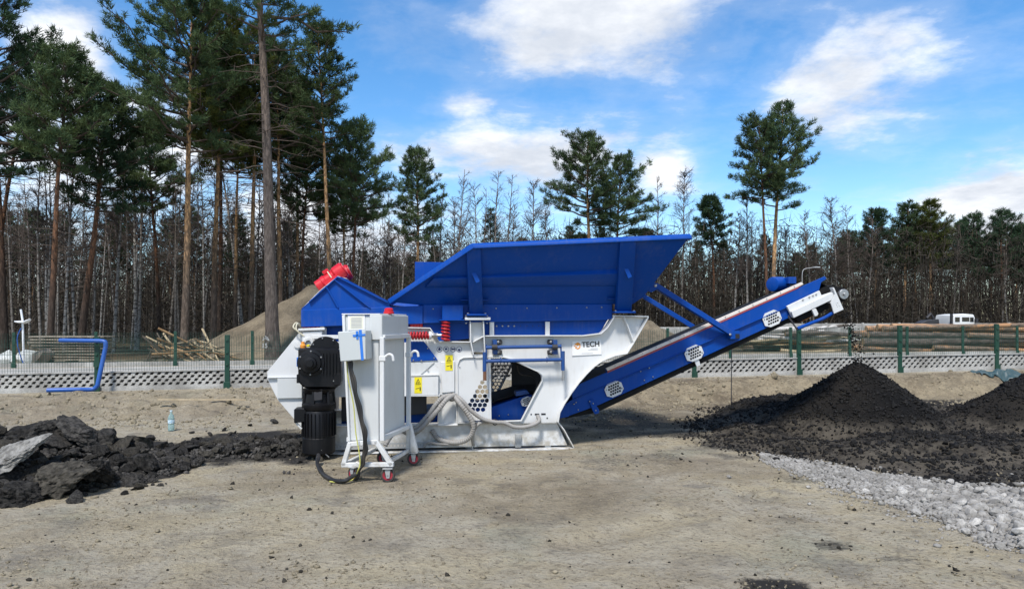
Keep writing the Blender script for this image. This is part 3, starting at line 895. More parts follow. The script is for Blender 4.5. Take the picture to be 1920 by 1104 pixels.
placed = []
while n_ch < 285 and tries < 9000:
    tries += 1
    if rng.random() < .72: x = rng.uniform(-6.6, -3.5); y = rng.uniform(6.3, 9.0)
    else: x = rng.uniform(-4.3, -2.35); y = rng.uniform(8.2, 9.9)
    hh = float(heap(x, y))
    if hh < .012 and rng.random() > .04: continue
    if x < -.72 * y - .5: continue
    s = rng.choice([.06, .075, .09, .10, .12, .15, .19]) * (1.0 if x < -3.7 else .72) * (0.85 + .4 * rng.random())
    if hh < .08: s = min(s, .10)
    if any((x - a) ** 2 + (y - b_) ** 2 < (0.55 * (s + c2)) ** 2 for a, b_, c2 in placed): continue
    placed.append((x, y, s))
    me = rng.choice(ROCKS) if rng.random() < .68 else rng.choice(ROCKSB)
    z = H1(x, y) + hh + s * .22
    tail = x > -3.7
    chunk(x, y, z, s, (rng.uniform(-.6, .6), rng.uniform(-.6, .6), rng.uniform(0, 6.28)), me,
          chunk_label(x, y, s, hh, me, tail), 'asphalt chunks in the low strip' if tail else 'asphalt chunks in the heap')
    n_ch += 1
for (px, py, s) in [(515, 790, .085), (468, 795, .05), (280, 822, .085), (275, 828, .06), (360, 808, .05), (395, 812, .05), (420, 803, .055), (430, 812, .05), (440, 808, .035), (370, 820, .05), (160, 925, .04), (175, 918, .05), (110, 925, .05)]:
    x, y = G(px, py + 5)
    chunk(x, y, H1(x, y) + s * .4, s, (rng.uniform(-.4, .4), rng.uniform(-.4, .4), rng.uniform(0, 6)), rng.choice(ROCKS),
          'small loose asphalt lump lying apart from the heap', 'loose asphalt lumps')
nr = np.random.RandomState(3)
P_ = np.stack([nr.uniform(-6.8, -2.2, 16000), nr.uniform(6.0, 9.8, 16000)], 1)
hp = heap(P_[:, 0], P_[:, 1])
edge = fbm(P_[:, 0] * 1.7, P_[:, 1] * 1.7, 0, 3, 77)
keep = (hp > .01) | ((edge > .35) & (dirt.max() > 0) & (np.abs(P_[:, 1] - 8.3) < 1.2) & (nr.rand(16000) < .10))
P_ = P_[keep]; hp = hp[keep]
scatter('fine_rubble', np.stack([P_[:, 0], P_[:, 1], hgt(P_[:, 0], P_[:, 1]) + hp * .95 + .01], 1), nr.uniform(.008, .05, len(P_)) ** 1.0 * nr.choice([.35, .6, .8, 1], len(P_)), LOW, 4, 'asphalt')
tag(bpy.data.objects['fine_rubble'], 'fine black crumbs between and around the asphalt chunks', 'rubble', kind='stuff')

# ------------------------------------------------------------------ piles of asphalt millings (right)
PK = W(1608, 680, 11.2)                       # tip of the cone
poly = MPOLY
def mill(X, Y):
    sdp = polysd(X, Y, poly) + .22 * fbm(X * 1.4, Y * 1.4, 0, 4, 90)
    r = np.hypot(X - PK.x, (Y - PK.y)) * (1 + .06 * fbm(X * 1.1, Y * 1.1, 0, 3, 91))
    cone = PK.z - .76 * (np.sqrt(r * r + .012) - .11) + .03 * sst(.5, 1.3, r)
    base = -.03 + .115 * sst(-.3, .5, fbm(X * .9, Y * 1.1, 0, 4, 92)) + .04 * fbm(X * 2.5, Y * 2.5, 0, 3, 93)
    l1 = .20 * np.exp(-((X - 4.15) / .9) ** 2 - ((Y - 12.2) / 1.0) ** 2)
    l2 = .24 * np.exp(-((X - 5.1) / 1.1) ** 2 - ((Y - 13.6) / .8) ** 2)
    l3 = .13 * np.exp(-((X - 5.0) / 1.0) ** 2 - ((Y - 9.2) / .35) ** 2)
    l4 = .15 * np.exp(-((X - 6.2) / 1.4) ** 2 - ((Y - 8.6) / .35) ** 2)
    rr = np.hypot((X - 9.2) / 1.15, Y - 10.4)
    c2 = np.minimum(1.1, .60 + .50 * (X - 7.28)) - .55 * np.sqrt((Y - 11.0) ** 2 + .05) + .08 + .07 * fbm(X * 1.5, Y * 1.5, 0, 3, 94)
    rr = np.hypot((X - 7.9) / 1.3, Y - 8.9)
    c3 = .22 - .25 * np.sqrt(rr * rr + .06)
    z = np.maximum(np.maximum(np.maximum(cone, c2), c3), base + l1 + l2 + l3 + l4)
    return z * sst(-.05, .55, sdp) - .05 * (1 - sst(-.1, .1, sdp)), sdp
gx, gy = np.meshgrid(np.arange(2.2, 14.6, .055), np.arange(6.0, 15.6, .055))
mz, msd = mill(gx, gy)
gz = hgt(gx, gy)
zt = np.maximum(gz * .6, 0) + mz + .012 * fbm(gx * 11, gy * 11, 0, 3, 95) * (msd > 0)
ii = np.arange(gx.size).reshape(gx.shape)
qq = np.stack([ii[:-1, :-1], ii[:-1, 1:], ii[1:, 1:], ii[1:, :-1]], -1).reshape(-1, 4)
kq = (msd[:-1, :-1] > -.3).ravel()
mme = mesh_np('millings_pile', np.stack([gx, gy, zt], -1).reshape(-1, 3), None, qq[kq], True)
at = mme.attributes.new('dust', 'FLOAT', 'POINT'); at.data.foreach_set('value', (1 - sst(.10, .30, mz)).ravel().astype(np.float32))
tag(link('millings_pile', mme, None, 'millings'),
    'conical pile and spread of black crushed asphalt under the conveyor', 'asphalt pile', kind='stuff')
nr = np.random.RandomState(8)
N = 60000
px_ = nr.uniform(2.3, 9.5, N); py_ = nr.uniform(6.6, 14.5, N)
hm, sdm = mill(px_, py_)
keep = (sdm > -.35) & (nr.rand(N) < np.where(sdm > .05, np.where(hm > .22, .85, np.where(hm > .03, .34, .2)), .2)) & (nr.rand(N) < np.clip(14 / py_ ** 1.2, 0, 1) * 1.6)
px_, py_, hm = px_[keep], py_[keep], hm[keep]
gz_ = hgt(px_, py_)
zz_ = np.where(hm > 0, np.maximum(gz_ * .6, 0) + hm, gz_) + .006
tag(scatter('black_granules', np.stack([px_, py_, zz_], 1), nr.gamma(1.6, .0072, len(px_)) + .005, TET + [LOW[0]], 9, 'granule'),
    'loose black granules covering the crushed asphalt pile', 'granules', kind='stuff')
nr = np.random.RandomState(28)
px_ = np.concatenate([nr.uniform(2.6, 8.5, 1500), PK.x + nr.normal(0, 1.5, 700)]); py_ = np.concatenate([nr.uniform(6.8, 10.2, 1500), PK.y - np.abs(nr.normal(0, 1.3, 700))])
hm, sdm = mill(px_, py_); keep = sdm > -.25; px_, py_, hm = px_[keep], py_[keep], hm[keep]
gz_ = hgt(px_, py_); zz_ = np.where(hm > 0, np.maximum(gz_ * .6, 0) + hm, gz_) + .01
tag(scatter('black_lumps', np.stack([px_, py_, zz_], 1), nr.gamma(1.5, .008, len(px_)) + .008, LOW, 29, 'granule'), 'coarser dark lumps rolled down to the foot of the crushed asphalt', 'lumps', kind='stuff')
# stream of granules falling off the conveyor head
nr = np.random.RandomState(18)
n_ = 240
tt = nr.rand(n_)
zf = PK.z + .02 + tt * 1.05
HDX, HDY = 4.72, 10.75
xf = PK.x + (HDX - PK.x) * np.clip(tt, 0, 1) ** 1.8 + nr.normal(0, .045, n_) * (1.25 - tt); yf_ = PK.y + (HDY - PK.y) * tt ** 1.8 + nr.normal(0, .08, n_)
tag(scatter('falling_granules', np.stack([xf, yf_, zf], 1), nr.uniform(.008, .024, n_), TET, 19, 'granule'), 'stream of black granules falling from the conveyor onto the cone', 'granules', kind='stuff')

# ------------------------------------------------------------------ pale gravel
gp = [G(1425, 850), G(1560, 872), G(1700, 894), G(1920, 921), G(2060, 938), G(2060, 1100), G(1920, 1042), G(1800, 1002), G(1700, 962), G(1600, 925), G(1500, 893), G(1430, 866)]
nr = np.random.RandomState(21)
N = 90000
a0 = min(p[0] for p in gp); a1 = max(p[0] for p in gp); b0 = min(p[1] for p in gp); b1 = max(p[1] for p in gp)
px_ = nr.uniform(a0, a1, N); py_ = nr.uniform(b0 - .3, b1 + .2, N)
sdg = polysd(px_, py_, gp) + .12 * fbm(px_ * 2.5, py_ * 2.5, 0, 3, 96)
keep = ((sdg > 0) & (nr.rand(N) < .35 + 1.6 * np.clip(sdg, 0, 1))) | ((sdg > -.3) & (nr.rand(N) < .07 * np.exp(sdg * 7))) | ((sdg > -1.6) & (nr.rand(N) < .0018))
px_, py_, sdg = px_[keep], py_[keep], sdg[keep]
coarse = sst(4.3, 5.4, px_) * sst(7.2, 6.2, py_) if False else np.clip((px_ - 3.6) / 1.2, 0, 1) * np.clip((7.3 - py_) / 1.0, 0, 1)
sz = nr.gamma(3, .0046, len(px_)) + .004
sz = sz * (1 + 1.1 * coarse)
thin = nr.rand(len(px_)) < (.58 - .34 * coarse)
px_, py_, sz, sdg = px_[thin], py_[thin], sz[thin], sdg[thin]
mound = .05 * np.clip(sdg, 0, .5)
tag(scatter('gravel', np.stack([px_, py_, hgt(px_, py_) + mound + sz * .2], 1), sz, LOW, 22, 'gravel', True, .75), 'strip of pale crushed gravel in front of the black pile', 'gravel', kind='stuff')
GST = [rock_mesh('stone', 400 + i, 2, .6 + .06 * (i % 4), 10, .1, ('gravel',)) for i in range(8)]
rng = random.Random(9); ps = []
for t in range(4000):
    if len(ps) >= 110: break
    px = rng.uniform(1560, 1960); py = rng.uniform(900, 1045)
    x, y = G(px, py)
    sdv = float(polysd(np.array([x]), np.array([y]), gp)[0])
    if sdv < -.02: continue
    cs = min(1, max(0, (px - 1560) / 300))
    s = rng.uniform(.025, .05) * (.6 + .75 * cs)
    if any((x - a) ** 2 + (y - b_) ** 2 < (s + c2) ** 2 * .8 for a, b_, c2 in ps): continue
    ps.append((x, y, s))
    o = link('stone', rng.choice(GST), None, loc=(x, y, H1(x, y) + .05 * min(max(sdv, 0), .5) + s * .45), rot=(rng.uniform(-.5, .5), rng.uniform(-.5, .5), rng.uniform(0, 6)), scale=(s, s, s))
    tag(o, ('big' if s > .045 else 'middling') + ' pale stone ' + ('at the lower right edge of the gravel' if px > 1800 and py > 960 else ('near the black pile at the far right' if px > 1800 else ('in the middle of the gravel strip' if px > 1680 else 'in the narrow left part of the gravel'))), 'stone', 'larger stones in the gravel')
for (px, py, s, lb) in [(1367, 898, .028, 'single pale stone on bare ground left of the gravel tip'), (1516, 915, .026, 'single pale stone on bare ground just below the gravel'), (1518, 951, .022, 'small lone stone on the sand below the gravel strip')]:
    x, y = G(px, py)
    tag(link('stone', rng.choice(GST), None, loc=(x, y, H1(x, y) + s * .4), scale=(s, s, s)), lb, 'stone')

# pebbles and clods on the bare ground
nr = np.random.RandomState(31)
N = 42000
py_ = 4.0 + 11.0 * nr.rand(N) ** 1.6; px_ = nr.uniform(-.78, .78, N) * py_
msk = fbm(px_ * .9, py_ * .9, 0, 4, 33)
keep = nr.rand(N) < np.clip(.25 + 1.1 * msk, .04, 1)
px_, py_ = px_[keep], py_[keep]
sz = nr.gamma(1.1, .0040, len(px_)) + .0025
tag(scatter('pebbles', np.stack([px_, py_, hgt(px_, py_) + sz * .25], 1), sz, [LOW[i] for i in range(5)] + TET, 34, 'clod', False, .7), 'small clods and pebbles strewn over the sandy ground', 'pebbles', kind='stuff')
N = 9000
py_ = 4.1 + 9.0 * nr.rand(N) ** 1.4; px_ = nr.uniform(-.75, .75, N) * py_
dd = np.zeros(N)
xi = np.clip(np.searchsorted(xs, px_), 0, nx - 1); yi = np.clip(np.searchsorted(ys, py_), 0, ny - 1)
dd = dirt[yi, xi]
keep = nr.rand(N) < np.clip(dd * 1.0, .05, 1)
px_, py_ = px_[keep], py_[keep]
sz = nr.gamma(1.6, .005, len(px_)) + .003
tag(scatter('dark_crumbs', np.stack([px_, py_, hgt(px_, py_) + sz * .2], 1), sz, LOW[:5] + TET[:3], 35, 'asphalt_brown'), 'dark asphalt crumbs scattered on the ground around the machine', 'crumbs', kind='stuff')

# crumbled soil on the bank
nr = np.random.RandomState(41)
N = 16000
px_ = nr.uniform(-9, 12, N); py_ = yf(px_) - nr.uniform(.3, 4.2, N)
cl_ = np.clip(fbm(px_ * 1.3, py_ * 1.3, 0, 4, 43) + .3, 0, 1)
keep = nr.rand(N) < cl_ * .9
px_, py_ = px_[keep], py_[keep]
sz = nr.gamma(1.4, .011, len(px_)) + .005
tag(scatter('bank_clods', np.stack([px_, py_, hgt(px_, py_) + sz * .2], 1), sz, LOW, 44, 'clod'), 'crumbled brown clods on the earth bank below the fence', 'clods', kind='stuff')

# ================================================================== CRUSHING MACHINE
class Frame:
    """a local frame standing on the ground: x along the thing, y away from the viewer, z up"""
    def __init__(s, px, py, yaw):
        x, y = G(px, py)
        s.o = Vector((x, y, 0)); s.yaw = math.radians(yaw)
        s.x = Vector((math.cos(s.yaw), math.sin(s.yaw), 0)); s.y = Vector((-math.sin(s.yaw), math.cos(s.yaw), 0))
    def p(s, px, py, yo=0.0):
        r = Vector(((px - 960) / F, 1, (HZ - py) / F)); c = Vector((0, 0, CH))
        t = (yo - (c - s.o).dot(s.y)) / r.dot(s.y)
        q = c + r * t - s.o
        return Vector((q.dot(s.x), yo, q.z))
    def xz(s, pts, yo=0.0):
        return [(lambda q: (q.x, q.z))(s.p(a, b_, yo)) for a, b_ in pts]
    def d(s, px, yo=0.0):
        return (s.p(px, 700, yo) - s.p(px + 1, 700, yo)).length      # metres per photo pixel there
K = Frame(850, 846, 8.5)
root = empty('crushing_machine', K.o, K.yaw)
tag(root, 'white and blue mobile crushing machine with open hopper and rising discharge conveyor', 'crusher')
MW = 1.75                                    # width of the frame
def plate(name, pts, y0, y1, m_, par=None, bev=.003, holes=(), yo=None):
    mb = MB(); t_ = y0 if yo is None else yo
    mb.prism(K.xz(pts, t_), y0, y1, [K.xz(hh, t_) for hh in holes])
    return mb.build(name, m_, root if par is None else par, bev)
def bolt(par, p, r=.012, m_='steel', ax=(0, -1, 0), hh=.012):
    mb = MB(); mb.lathe([(r, 0), (r, hh * .6), (r * .6, hh), (0, hh)], p, ax, 6)
    return mb.build('bolt', m_, par)

# --- skid beam: web, flanges, end plate
for k, y0 in enumerate((0.0, MW - .16)):
    mb = MB()
    base = [(600, 842), (1040, 836)]
    mb.prism(K.xz([(606, 800), (1046, 793), (1066, 836), (606, 845)], 0), y0 + .07, y0 + .085)
    mb.build('skid_web', 'white', root, .002)
    mb = MB(); mb.ribbon(K.xz([(600, 799), (850, 795), (1046, 791.5)], 0), y0, y0 + .16, .014); mb.build('top_flange', 'white', root, .002)
    mb = MB(); mb.ribbon(K.xz([(600, 850.5), (850, 845.5), (1076, 840.5)], 0), y0 - .03, y0 + .16, .016); mb.build('bottom_flange', 'white', root, .002)
    mb = MB(); mb.ribbon(K.xz([(1045, 789), (1058, 806), (1076, 839)], 0), y0 - .01, y0 + .16, .014); mb.build('end_plate', 'white', root, .002)
    mb = MB(); mb.ribbon(K.xz([(886, 797), (886, 844)], 0), y0 + .01, y0 + .07, .012); mb.build('stiffener', 'white', root, .002)
# cross members of the skid
for px in (640, 760, 880, 1030):
    a = K.p(px, 800, 0); b_ = K.p(px, 842, 0)
    mb = MB(); mb.box(a.x - .04, a.x + .04, .09, MW - .1, b_.z, a.z - .02); mb.build('cross_member', 'white', root, .003)
# galvanised perforated tray lying in the web and a small bracket
q0 = K.p(625, 841, .03); q1 = K.p(884, 838, .03)
mb = MB()
zt = K.p(760, 829, .03).z; zb_ = K.p(760, 840, .03).z
nn = 40
for i in range(nn):
    x0 = q0.x + (q1.x - q0.x) * i / nn; x1 = q0.x + (q1.x - q0.x) * (i + 1) / nn
    hx0 = x0 + (x1 - x0) * .25; hx1 = x0 + (x1 - x0) * .75; hz0 = zb_ + (zt - zb_) * .3; hz1 = zb_ + (zt - zb_) * .7
    mb.prism([(x0, zb_), (x1, zb_), (x1, zt), (x0, zt)], .028, .032, [[(hx0, hz0), (hx1, hz0), (hx1, hz1), (hx0, hz1)]])
mb.box(q0.x, q1.x, .032, .068, zb_, zb_ + .003)
mb.build('cable_tray', 'galv', root)
mb = MB(); a = K.p(966, 813, .03); b_ = K.p(977, 838, .03); mb.box(a.x, b_.x, .02, .068, b_.z, a.z); mb.box(a.x + .02, b_.x - .02, .014, .02, b_.z + .02, a.z - .02); mb.build('bracket', 'galv', root, .004)

# --- main side plates with window
outer = [(770, 641), (823, 641), (884, 642), (884, 664), (912, 664), (908, 630), (1092, 630), (1124, 626), (1136, 615), (1149, 594), (1209, 595), (1184, 643), (1172, 662),
         (1150, 666), (1127, 675), (1110, 687), (1097, 700), (1083, 716), (1069, 735), (1056, 755), (1047, 772), (1044, 792), (857, 796), (857, 742), (822, 740), (822, 690)]
window = [(859, 792), (857, 684), (861, 674), (869, 670), (938, 668), (955, 672), (1008, 696), (1015, 703), (1016, 713), (977, 788)]
PL = None
for k, y0 in enumerate((0.0, MW)):
    mb = MB(); mb.prism(K.xz(outer, 0), y0, y0 + .02, [K.xz(window, 0)])
    pl = mb.build('side_plate', 'white', root, .002)
    if k == 0: PL = pl
    mb = MB(); mb.ribbon(K.xz(window, 0), y0 + (-.035 if k == 0 else 0), y0 + (.02 if k == 0 else .055), .014, closed=True); mb.build('window_rim', 'white', root, .002)
    yy = (-.09, .06) if k == 0 else (MW - .05, MW + .1)
    mb = MB(); mb.ribbon(K.xz([(906, 629.5), (1000, 629), (1092, 629), (1124, 625), (1136, 614), (1149, 593)], 0), yy[0], yy[1], .013); mb.build('top_flange', 'white', root, .002)
    mb = MB(); mb.ribbon(K.xz([(1146, 592), (1212, 593.5)], 0), yy[0], yy[1] + .02, .016); mb.build('saddle_plate', 'white', root, .002)
    mb = MB(); mb.ribbon(K.xz([(1212, 594), (1184, 643), (1172, 662), (1150, 666), (1127, 675), (1110, 687), (1097, 700), (1083, 716), (1069, 735), (1056, 755), (1047, 772), (1044, 790)], 0), yy[0], yy[1], .013); mb.build('curved_flange', 'white', root, .002)
    mb = MB(); mb.ribbon(K.xz([(1167, 594), (1174, 612), (1185, 642)], 0), yy[0], y0 if k == 0 else yy[1], .012); mb.build('gusset', 'white', root, .002)
    mb = MB(); mb.ribbon(K.xz([(764, 614), (806, 615), (823, 640), (884, 641)], 0), yy[0] + .02, yy[1], .013); mb.build('top_flange', 'white', root, .002)
    mb = MB(); mb.prism(K.xz([(764, 616), (806, 616), (824, 642), (764, 642)], 0), y0 + .002, y0 + .018); mb.build('side_plate', 'white', root)
    # column carrying the front hopper post
    mb = MB()
    mb.ribbon(K.xz([(880, 602), (881, 640), (886, 664)], 0), yy[0] - .04, yy[1], .013)
    mb.ribbon(K.xz([(904.5, 602), (906, 640), (908, 667)], 0), yy[0] - .04, yy[1], .013)
    mb.prism(K.xz([(881, 602), (904, 602), (906, 660), (885, 660)], 0), y0 - .02 if k == 0 else MW, y0 if k == 0 else MW + .02)
    mb.ribbon(K.xz([(885, 641), (905, 630)], 0), yy[0] - .03, yy[1], .010)
    mb.build('column', 'white', root, .002)
    mb = MB(); mb.ribbon(K.xz([(870, 597.5), (917, 597.5)], 0), yy[0] - .07, yy[1] + .03, .035); mb.build('column_head', 'white', root, .004)
    if k == 0:
        for px in (874, 913):
            bolt(root, K.p(px, 592.5, -.12), .016, ax=(0, 0, 1)); bolt(root, K.p(px, 605, -.12), .014, ax=(0, 0, -1))
# lower-left column and panels
mb = MB(); mb.prism(K.xz([(822, 740), (857, 740), (857, 797), (822, 798)], 0), .05, .065)
mb.ribbon(K.xz([(824, 738), (822, 798)], 0), -.02, .12, .014); mb.ribbon(K.xz([(855, 738), (857, 797)], 0), -.02, .12, .014); mb.ribbon(K.xz([(821, 797), (858, 796)], 0), -.03, .12, .012)
mb.build('column', 'white', root, .002)
plate('channel', [(826, 678), (853, 676), (853, 735), (829, 737)], -.022, 0, 'white', bev=.008)
plate('box_panel', [(771, 704), (822, 703), (822, 740), (771, 741)], -.05, .02, 'white', bev=.004)
mb = MB(); mb.ribbon(K.xz([(700, 742), (824, 740.5)], 0), -.06, .1, .012); mb.build('ledge', 'white', root)
mb = MB(); mb.ribbon(K.xz([(768, 703.5), (823, 702)], 0), -.06, .02, .010); mb.build('ledge', 'white', root)
plate('grey_panel', [(768, 680), (815, 679), (788, 703), (768, 703)], -.012, .0, 'grey_white')
plate('side_plate', [(612, 640), (771, 642), (823, 690), (822, 704), (771, 705), (771, 741), (700, 742), (612, 745)], .003, .02, 'white')
o = plate('triangle_plate', [(768, 640), (795, 640), (821, 675), (768, 678)], -.018, 0, 'blue')
for (px, py) in ((802, 653), (814, 671), (775, 675), (790, 676)): bolt(o, K.p(px, py, -.018), .010)
bolt(root, K.p(802, 692, -.013), .012); bolt(root, K.p(862, 688, -.016), .008)

# --- perforated door (near) and its twin on the far side
def hexa(c, r): return [(c[0] + r * math.cos(a), c[1] + r * math.sin(a)) for a in [math.pi / 6 + i * math.pi / 3 for i in range(6)]]
def hexes(rows):
    out = []
    for py, xs_ in rows:
        for px in xs_: out.append((px, py))
    return out
hx = hexes([(716.5, [904.5]), (725.3, [900, 909.3]), (733.7, [895.4, 904.7, 913.5]), (742.3, [891, 900, 909.3]), (750.6, [885.5, 895, 904.5, 913]), (759, [881, 890.5, 900, 909]), (767.5, [886.5, 896, 905.7])])
d0 = K.d(900)
hol = [hexa((lambda q: (q.x, q.z))(K.p(a, b_, -.016)), 4.6 * d0) for a, b_ in hx]
for k, y0 in enumerate((-.016, MW + .004)):
    mb = MB(); mb.prism(K.xz([(859, 791), (858, 686), (862, 676), (870, 672), (913.5, 671.5), (918, 671.5), (920, 786)], -.016), y0, y0 + .012, hol)
    mb.build('perforated_door', 'white', root)
mb = MB(); mb.ribbon(K.xz([(917, 671), (919, 788)], 0), -.03, .03, .03); mb.build('door_post', 'white', root, .003)
# guard on the far side, seen through the window
mb = MB(); far_h = []
for r_ in range(10):
    for c_ in range(8):
        px = 926 + c_ * 6.4 + (3.2 if r_ % 2 else 0) ; py = 676 + r_ * 6.2
        if px > 960 - r_ * 3.0 or px < 924: continue
        far_h.append(hexa((lambda q: (q.x, q.z))(K.p(px, py, MW - .01)), 3.0 * d0 * 1.18))
mb.prism(K.xz([(921, 672), (967, 672), (930, 748), (921, 748)], MW - .01), MW - .01, MW + .002, far_h); mb.build('far_guard', 'white', root)
# crusher housing inside the frame
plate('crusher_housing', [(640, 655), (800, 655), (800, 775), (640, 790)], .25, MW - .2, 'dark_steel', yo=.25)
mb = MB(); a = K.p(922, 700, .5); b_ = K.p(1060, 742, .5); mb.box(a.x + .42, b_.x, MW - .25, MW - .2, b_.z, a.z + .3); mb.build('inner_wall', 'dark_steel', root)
mb = MB(); mb.tube(catmull([K.p(970, 683, .3), K.p(975, 700, .35), K.p(1000, 706, .3), K.p(1006, 725, .22), K.p(990, 760, .2)]), .012, 8); mb.build('inner_cable', 'cable', root)

# --- left end hood
plate('hood_side', [(502, 697), (568, 617), (612, 615), (612, 802), (567, 803), (521, 747), (502, 709)], -.02, .0, 'white')
plate('hood_side', [(502, 697), (568, 617), (612, 615), (612, 802), (567, 803), (521, 747), (502, 709)], MW - .02, MW, 'white', yo=-.02)
mb = MB(); mb.ribbon(K.xz([(568, 803.5), (521, 748), (502, 709), (502, 697), (568, 616.5)], -.02), -.02, MW, .012); mb.build('hood_skin', 'white', root, .002)
plate('hood_panel', [(520, 707), (566, 706), (566, 746), (520, 747)], -.05, -.021, 'grey_white', bev=.004)
mb = MB(); mb.ribbon(K.xz([(502, 707.5), (612, 706)], -.03), -.055, -.02, .008); mb.build('hood_rib', 'white', root)
mb = MB(); mb.lathe([(.045, 0), (.045, .02), (.02, .022), (0, .022)], K.p(558, 645, -.02), (0, -1, 0), 20); mb.build('pin_boss', 'white', root)
mb = MB(); mb.ribbon(K.xz([(562, 618), (611, 616)], 0), -.14, .1, .03); mb.build('hood_cap', 'white', root, .004)
plate('bearing_bracket', [(567, 622), (604, 620), (604, 660), (567, 680)], -.12, -.02, 'white', bev=.006)
plate('bearing_arch', [(566, 665), (566, 642), (572, 634), (580, 632), (587, 637), (589, 645), (589, 665)], -.15, -.12, 'white', bev=.004, holes=[[(571, 662), (571, 645), (575, 639), (580, 638), (583, 642), (584, 662)]])

# --- gear unit and motor (black)
mot = empty('motor', (0, 0, 0)); mot.parent = root
def mpart(name, mb, m_='black', bev=.004): return mb.build(name, m_, mot, bev)
c0 = K.p(598, 690, -.30)
plate('gearbox', [(560, 652), (634, 652), (640, 664), (640, 715), (632, 727), (572, 727), (560, 715)], -.36, -.10, 'black', mot, .02, yo=-.3)
mb = MB(); mb.cyl(K.p(610, 660, -.30), K.p(610, 660, -.14), .185, n=32); mpart('flange_disc', mb)
for a_ in range(8):
    t = a_ * math.pi / 4 + .2; p_ = K.p(610, 660, -.302); bolt(mot, p_ + Vector((.165 * math.cos(t), 0, .165 * math.sin(t))), .010, 'steel')
pc = K.p(583, 680, -.36)
mb = MB(); mb.lathe([(.155, 0), (.155, .025), (.125, .03), (.115, .06), (.075, .065), (.07, .12), (.045, .125), (.04, .16), (0, .16)], pc, (0, -1, 0), 32); mpart('bearing_cover', mb, bev=0)
for a_ in range(6):
    t = a_ * math.pi / 3 + .5; bolt(mot, pc + Vector((.135 * math.cos(t), -.028, .135 * math.sin(t))), .011, 'steel')
for i in range(5):
    px = 604 + i * 6
    plate('fin', [(px, 662), (px + 2, 662), (px + 2, 702), (px, 702)], -.385, -.355, 'black', mot, 0)
plate('lug', [(556, 702), (566, 702), (566, 718), (556, 718)], -.33, -.2, 'black', mot); plate('lug', [(626, 700), (638, 700), (638, 722), (626, 722)], -.375, -.2, 'black', mot)
for (px, py) in ((592, 697), (582, 697), (626, 714)): bolt(mot, K.p(px, py, -.362), .011, 'steel')
ctr = K.p(598, 740, -.22)
mr = lambda px: px * K.d(598, -.22)
zz_ = lambda py: K.p(598, py, -.22).z
mb = MB(); mb.lathe([(mr(32), zz_(728)), (mr(29), zz_(733)), (mr(25), zz_(737)), (mr(27), zz_(753)), (mr(32), zz_(756)), (mr(32), zz_(764)), (mr(30), zz_(767))], (ctr.x, ctr.y, 0), (0, 0, 1), 28); mpart('bell_housing', mb, bev=0)
for a_ in range(6):
    t = a_ * math.pi / 3 + .25
    mb = MB(); mb.bar((ctr.x + mr(27) * math.cos(t), ctr.y + mr(27) * math.sin(t), zz_(731)), (ctr.x + mr(29) * math.cos(t), ctr.y + mr(29) * math.sin(t), zz_(757)), .03, .03); mpart('rib', mb)
mb = MB()
mb.lathe([(mr(28), zz_(767)), (mr(30), zz_(770)), (mr(30), zz_(818)), (mr(31), zz_(819)), (mr(31), zz_(846)), (mr(26), zz_(850)), (0, zz_(850))], (ctr.x, ctr.y, 0), (0, 0, 1), 32)
mpart('motor_body', mb, bev=0)
for i in range(26):
    t = i * 2 * math.pi / 26
    mb = MB(); mb.bar((ctr.x + mr(30.3) * math.cos(t), ctr.y + mr(30.3) * math.sin(t), zz_(772)), (ctr.x + mr(30.3) * math.cos(t), ctr.y + mr(30.3) * math.sin(t), zz_(815)), .009, .03, up=(math.cos(t), math.sin(t), 0))
    mpart('cooling_fin', mb, bev=0)
plate('terminal_box', [(552, 766), (575, 764), (575, 790), (552, 792)], -.34, -.12, 'black', mot, .008, yo=-.3)
plate('name_plate', [(589, 732), (604, 730), (604, 749), (589, 751)], -.40, -.385, 'dark_steel', mot, .002, yo=-.4)
mb = MB(); mb.bar(K.p(552, 789, -.3), K.p(566, 804, -.3), .03, .02); mpart('lever', mb, 'white')
mb = MB(); mb.bar(K.p(602, 843, -.4), K.p(617, 857, -.35), .012, .012); mpart('pin', mb, 'galv')
plate('blue_bracket', [(556, 670), (561, 670), (561, 687), (556, 687)], -.3, -.15, 'tape_blue', mot)
mb = MB(); mb.lathe([(.03, 0), (.034, .03), (.02, .045), (.02, .07), (0, .075)], K.p(568, 652, -.3), (0, 0, 1), 14); mpart('breather', mb, 'orange', 0)
mb = MB(); mb.lathe([(.02, 0), (.025, .02), (0, .03)], K.p(578, 650, -.3), (0, 0, 1), 12); mpart('breather', mb, 'yellow', 0)
mb = MB(); mb.bar(K.p(586, 631.5, -.16), K.p(645, 631.5, -.30), .045, .045); mb.build('tube_arm', 'white', root, .004)
mb = MB(); mb.tube(catmull([K.p(573, 633, -.1), K.p(560, 622, -.1), K.p(550, 613, -.1), K.p(556, 605, -.05), K.p(563, 612, 0)]), .010, 8); mb.tube(catmull([K.p(570, 630, -.12), K.p(556, 618, -.12), K.p(558, 606, -.08), K.p(566, 612, 0)]), .009, 8); mb.build('cream_cable', 'cream_cable', root)

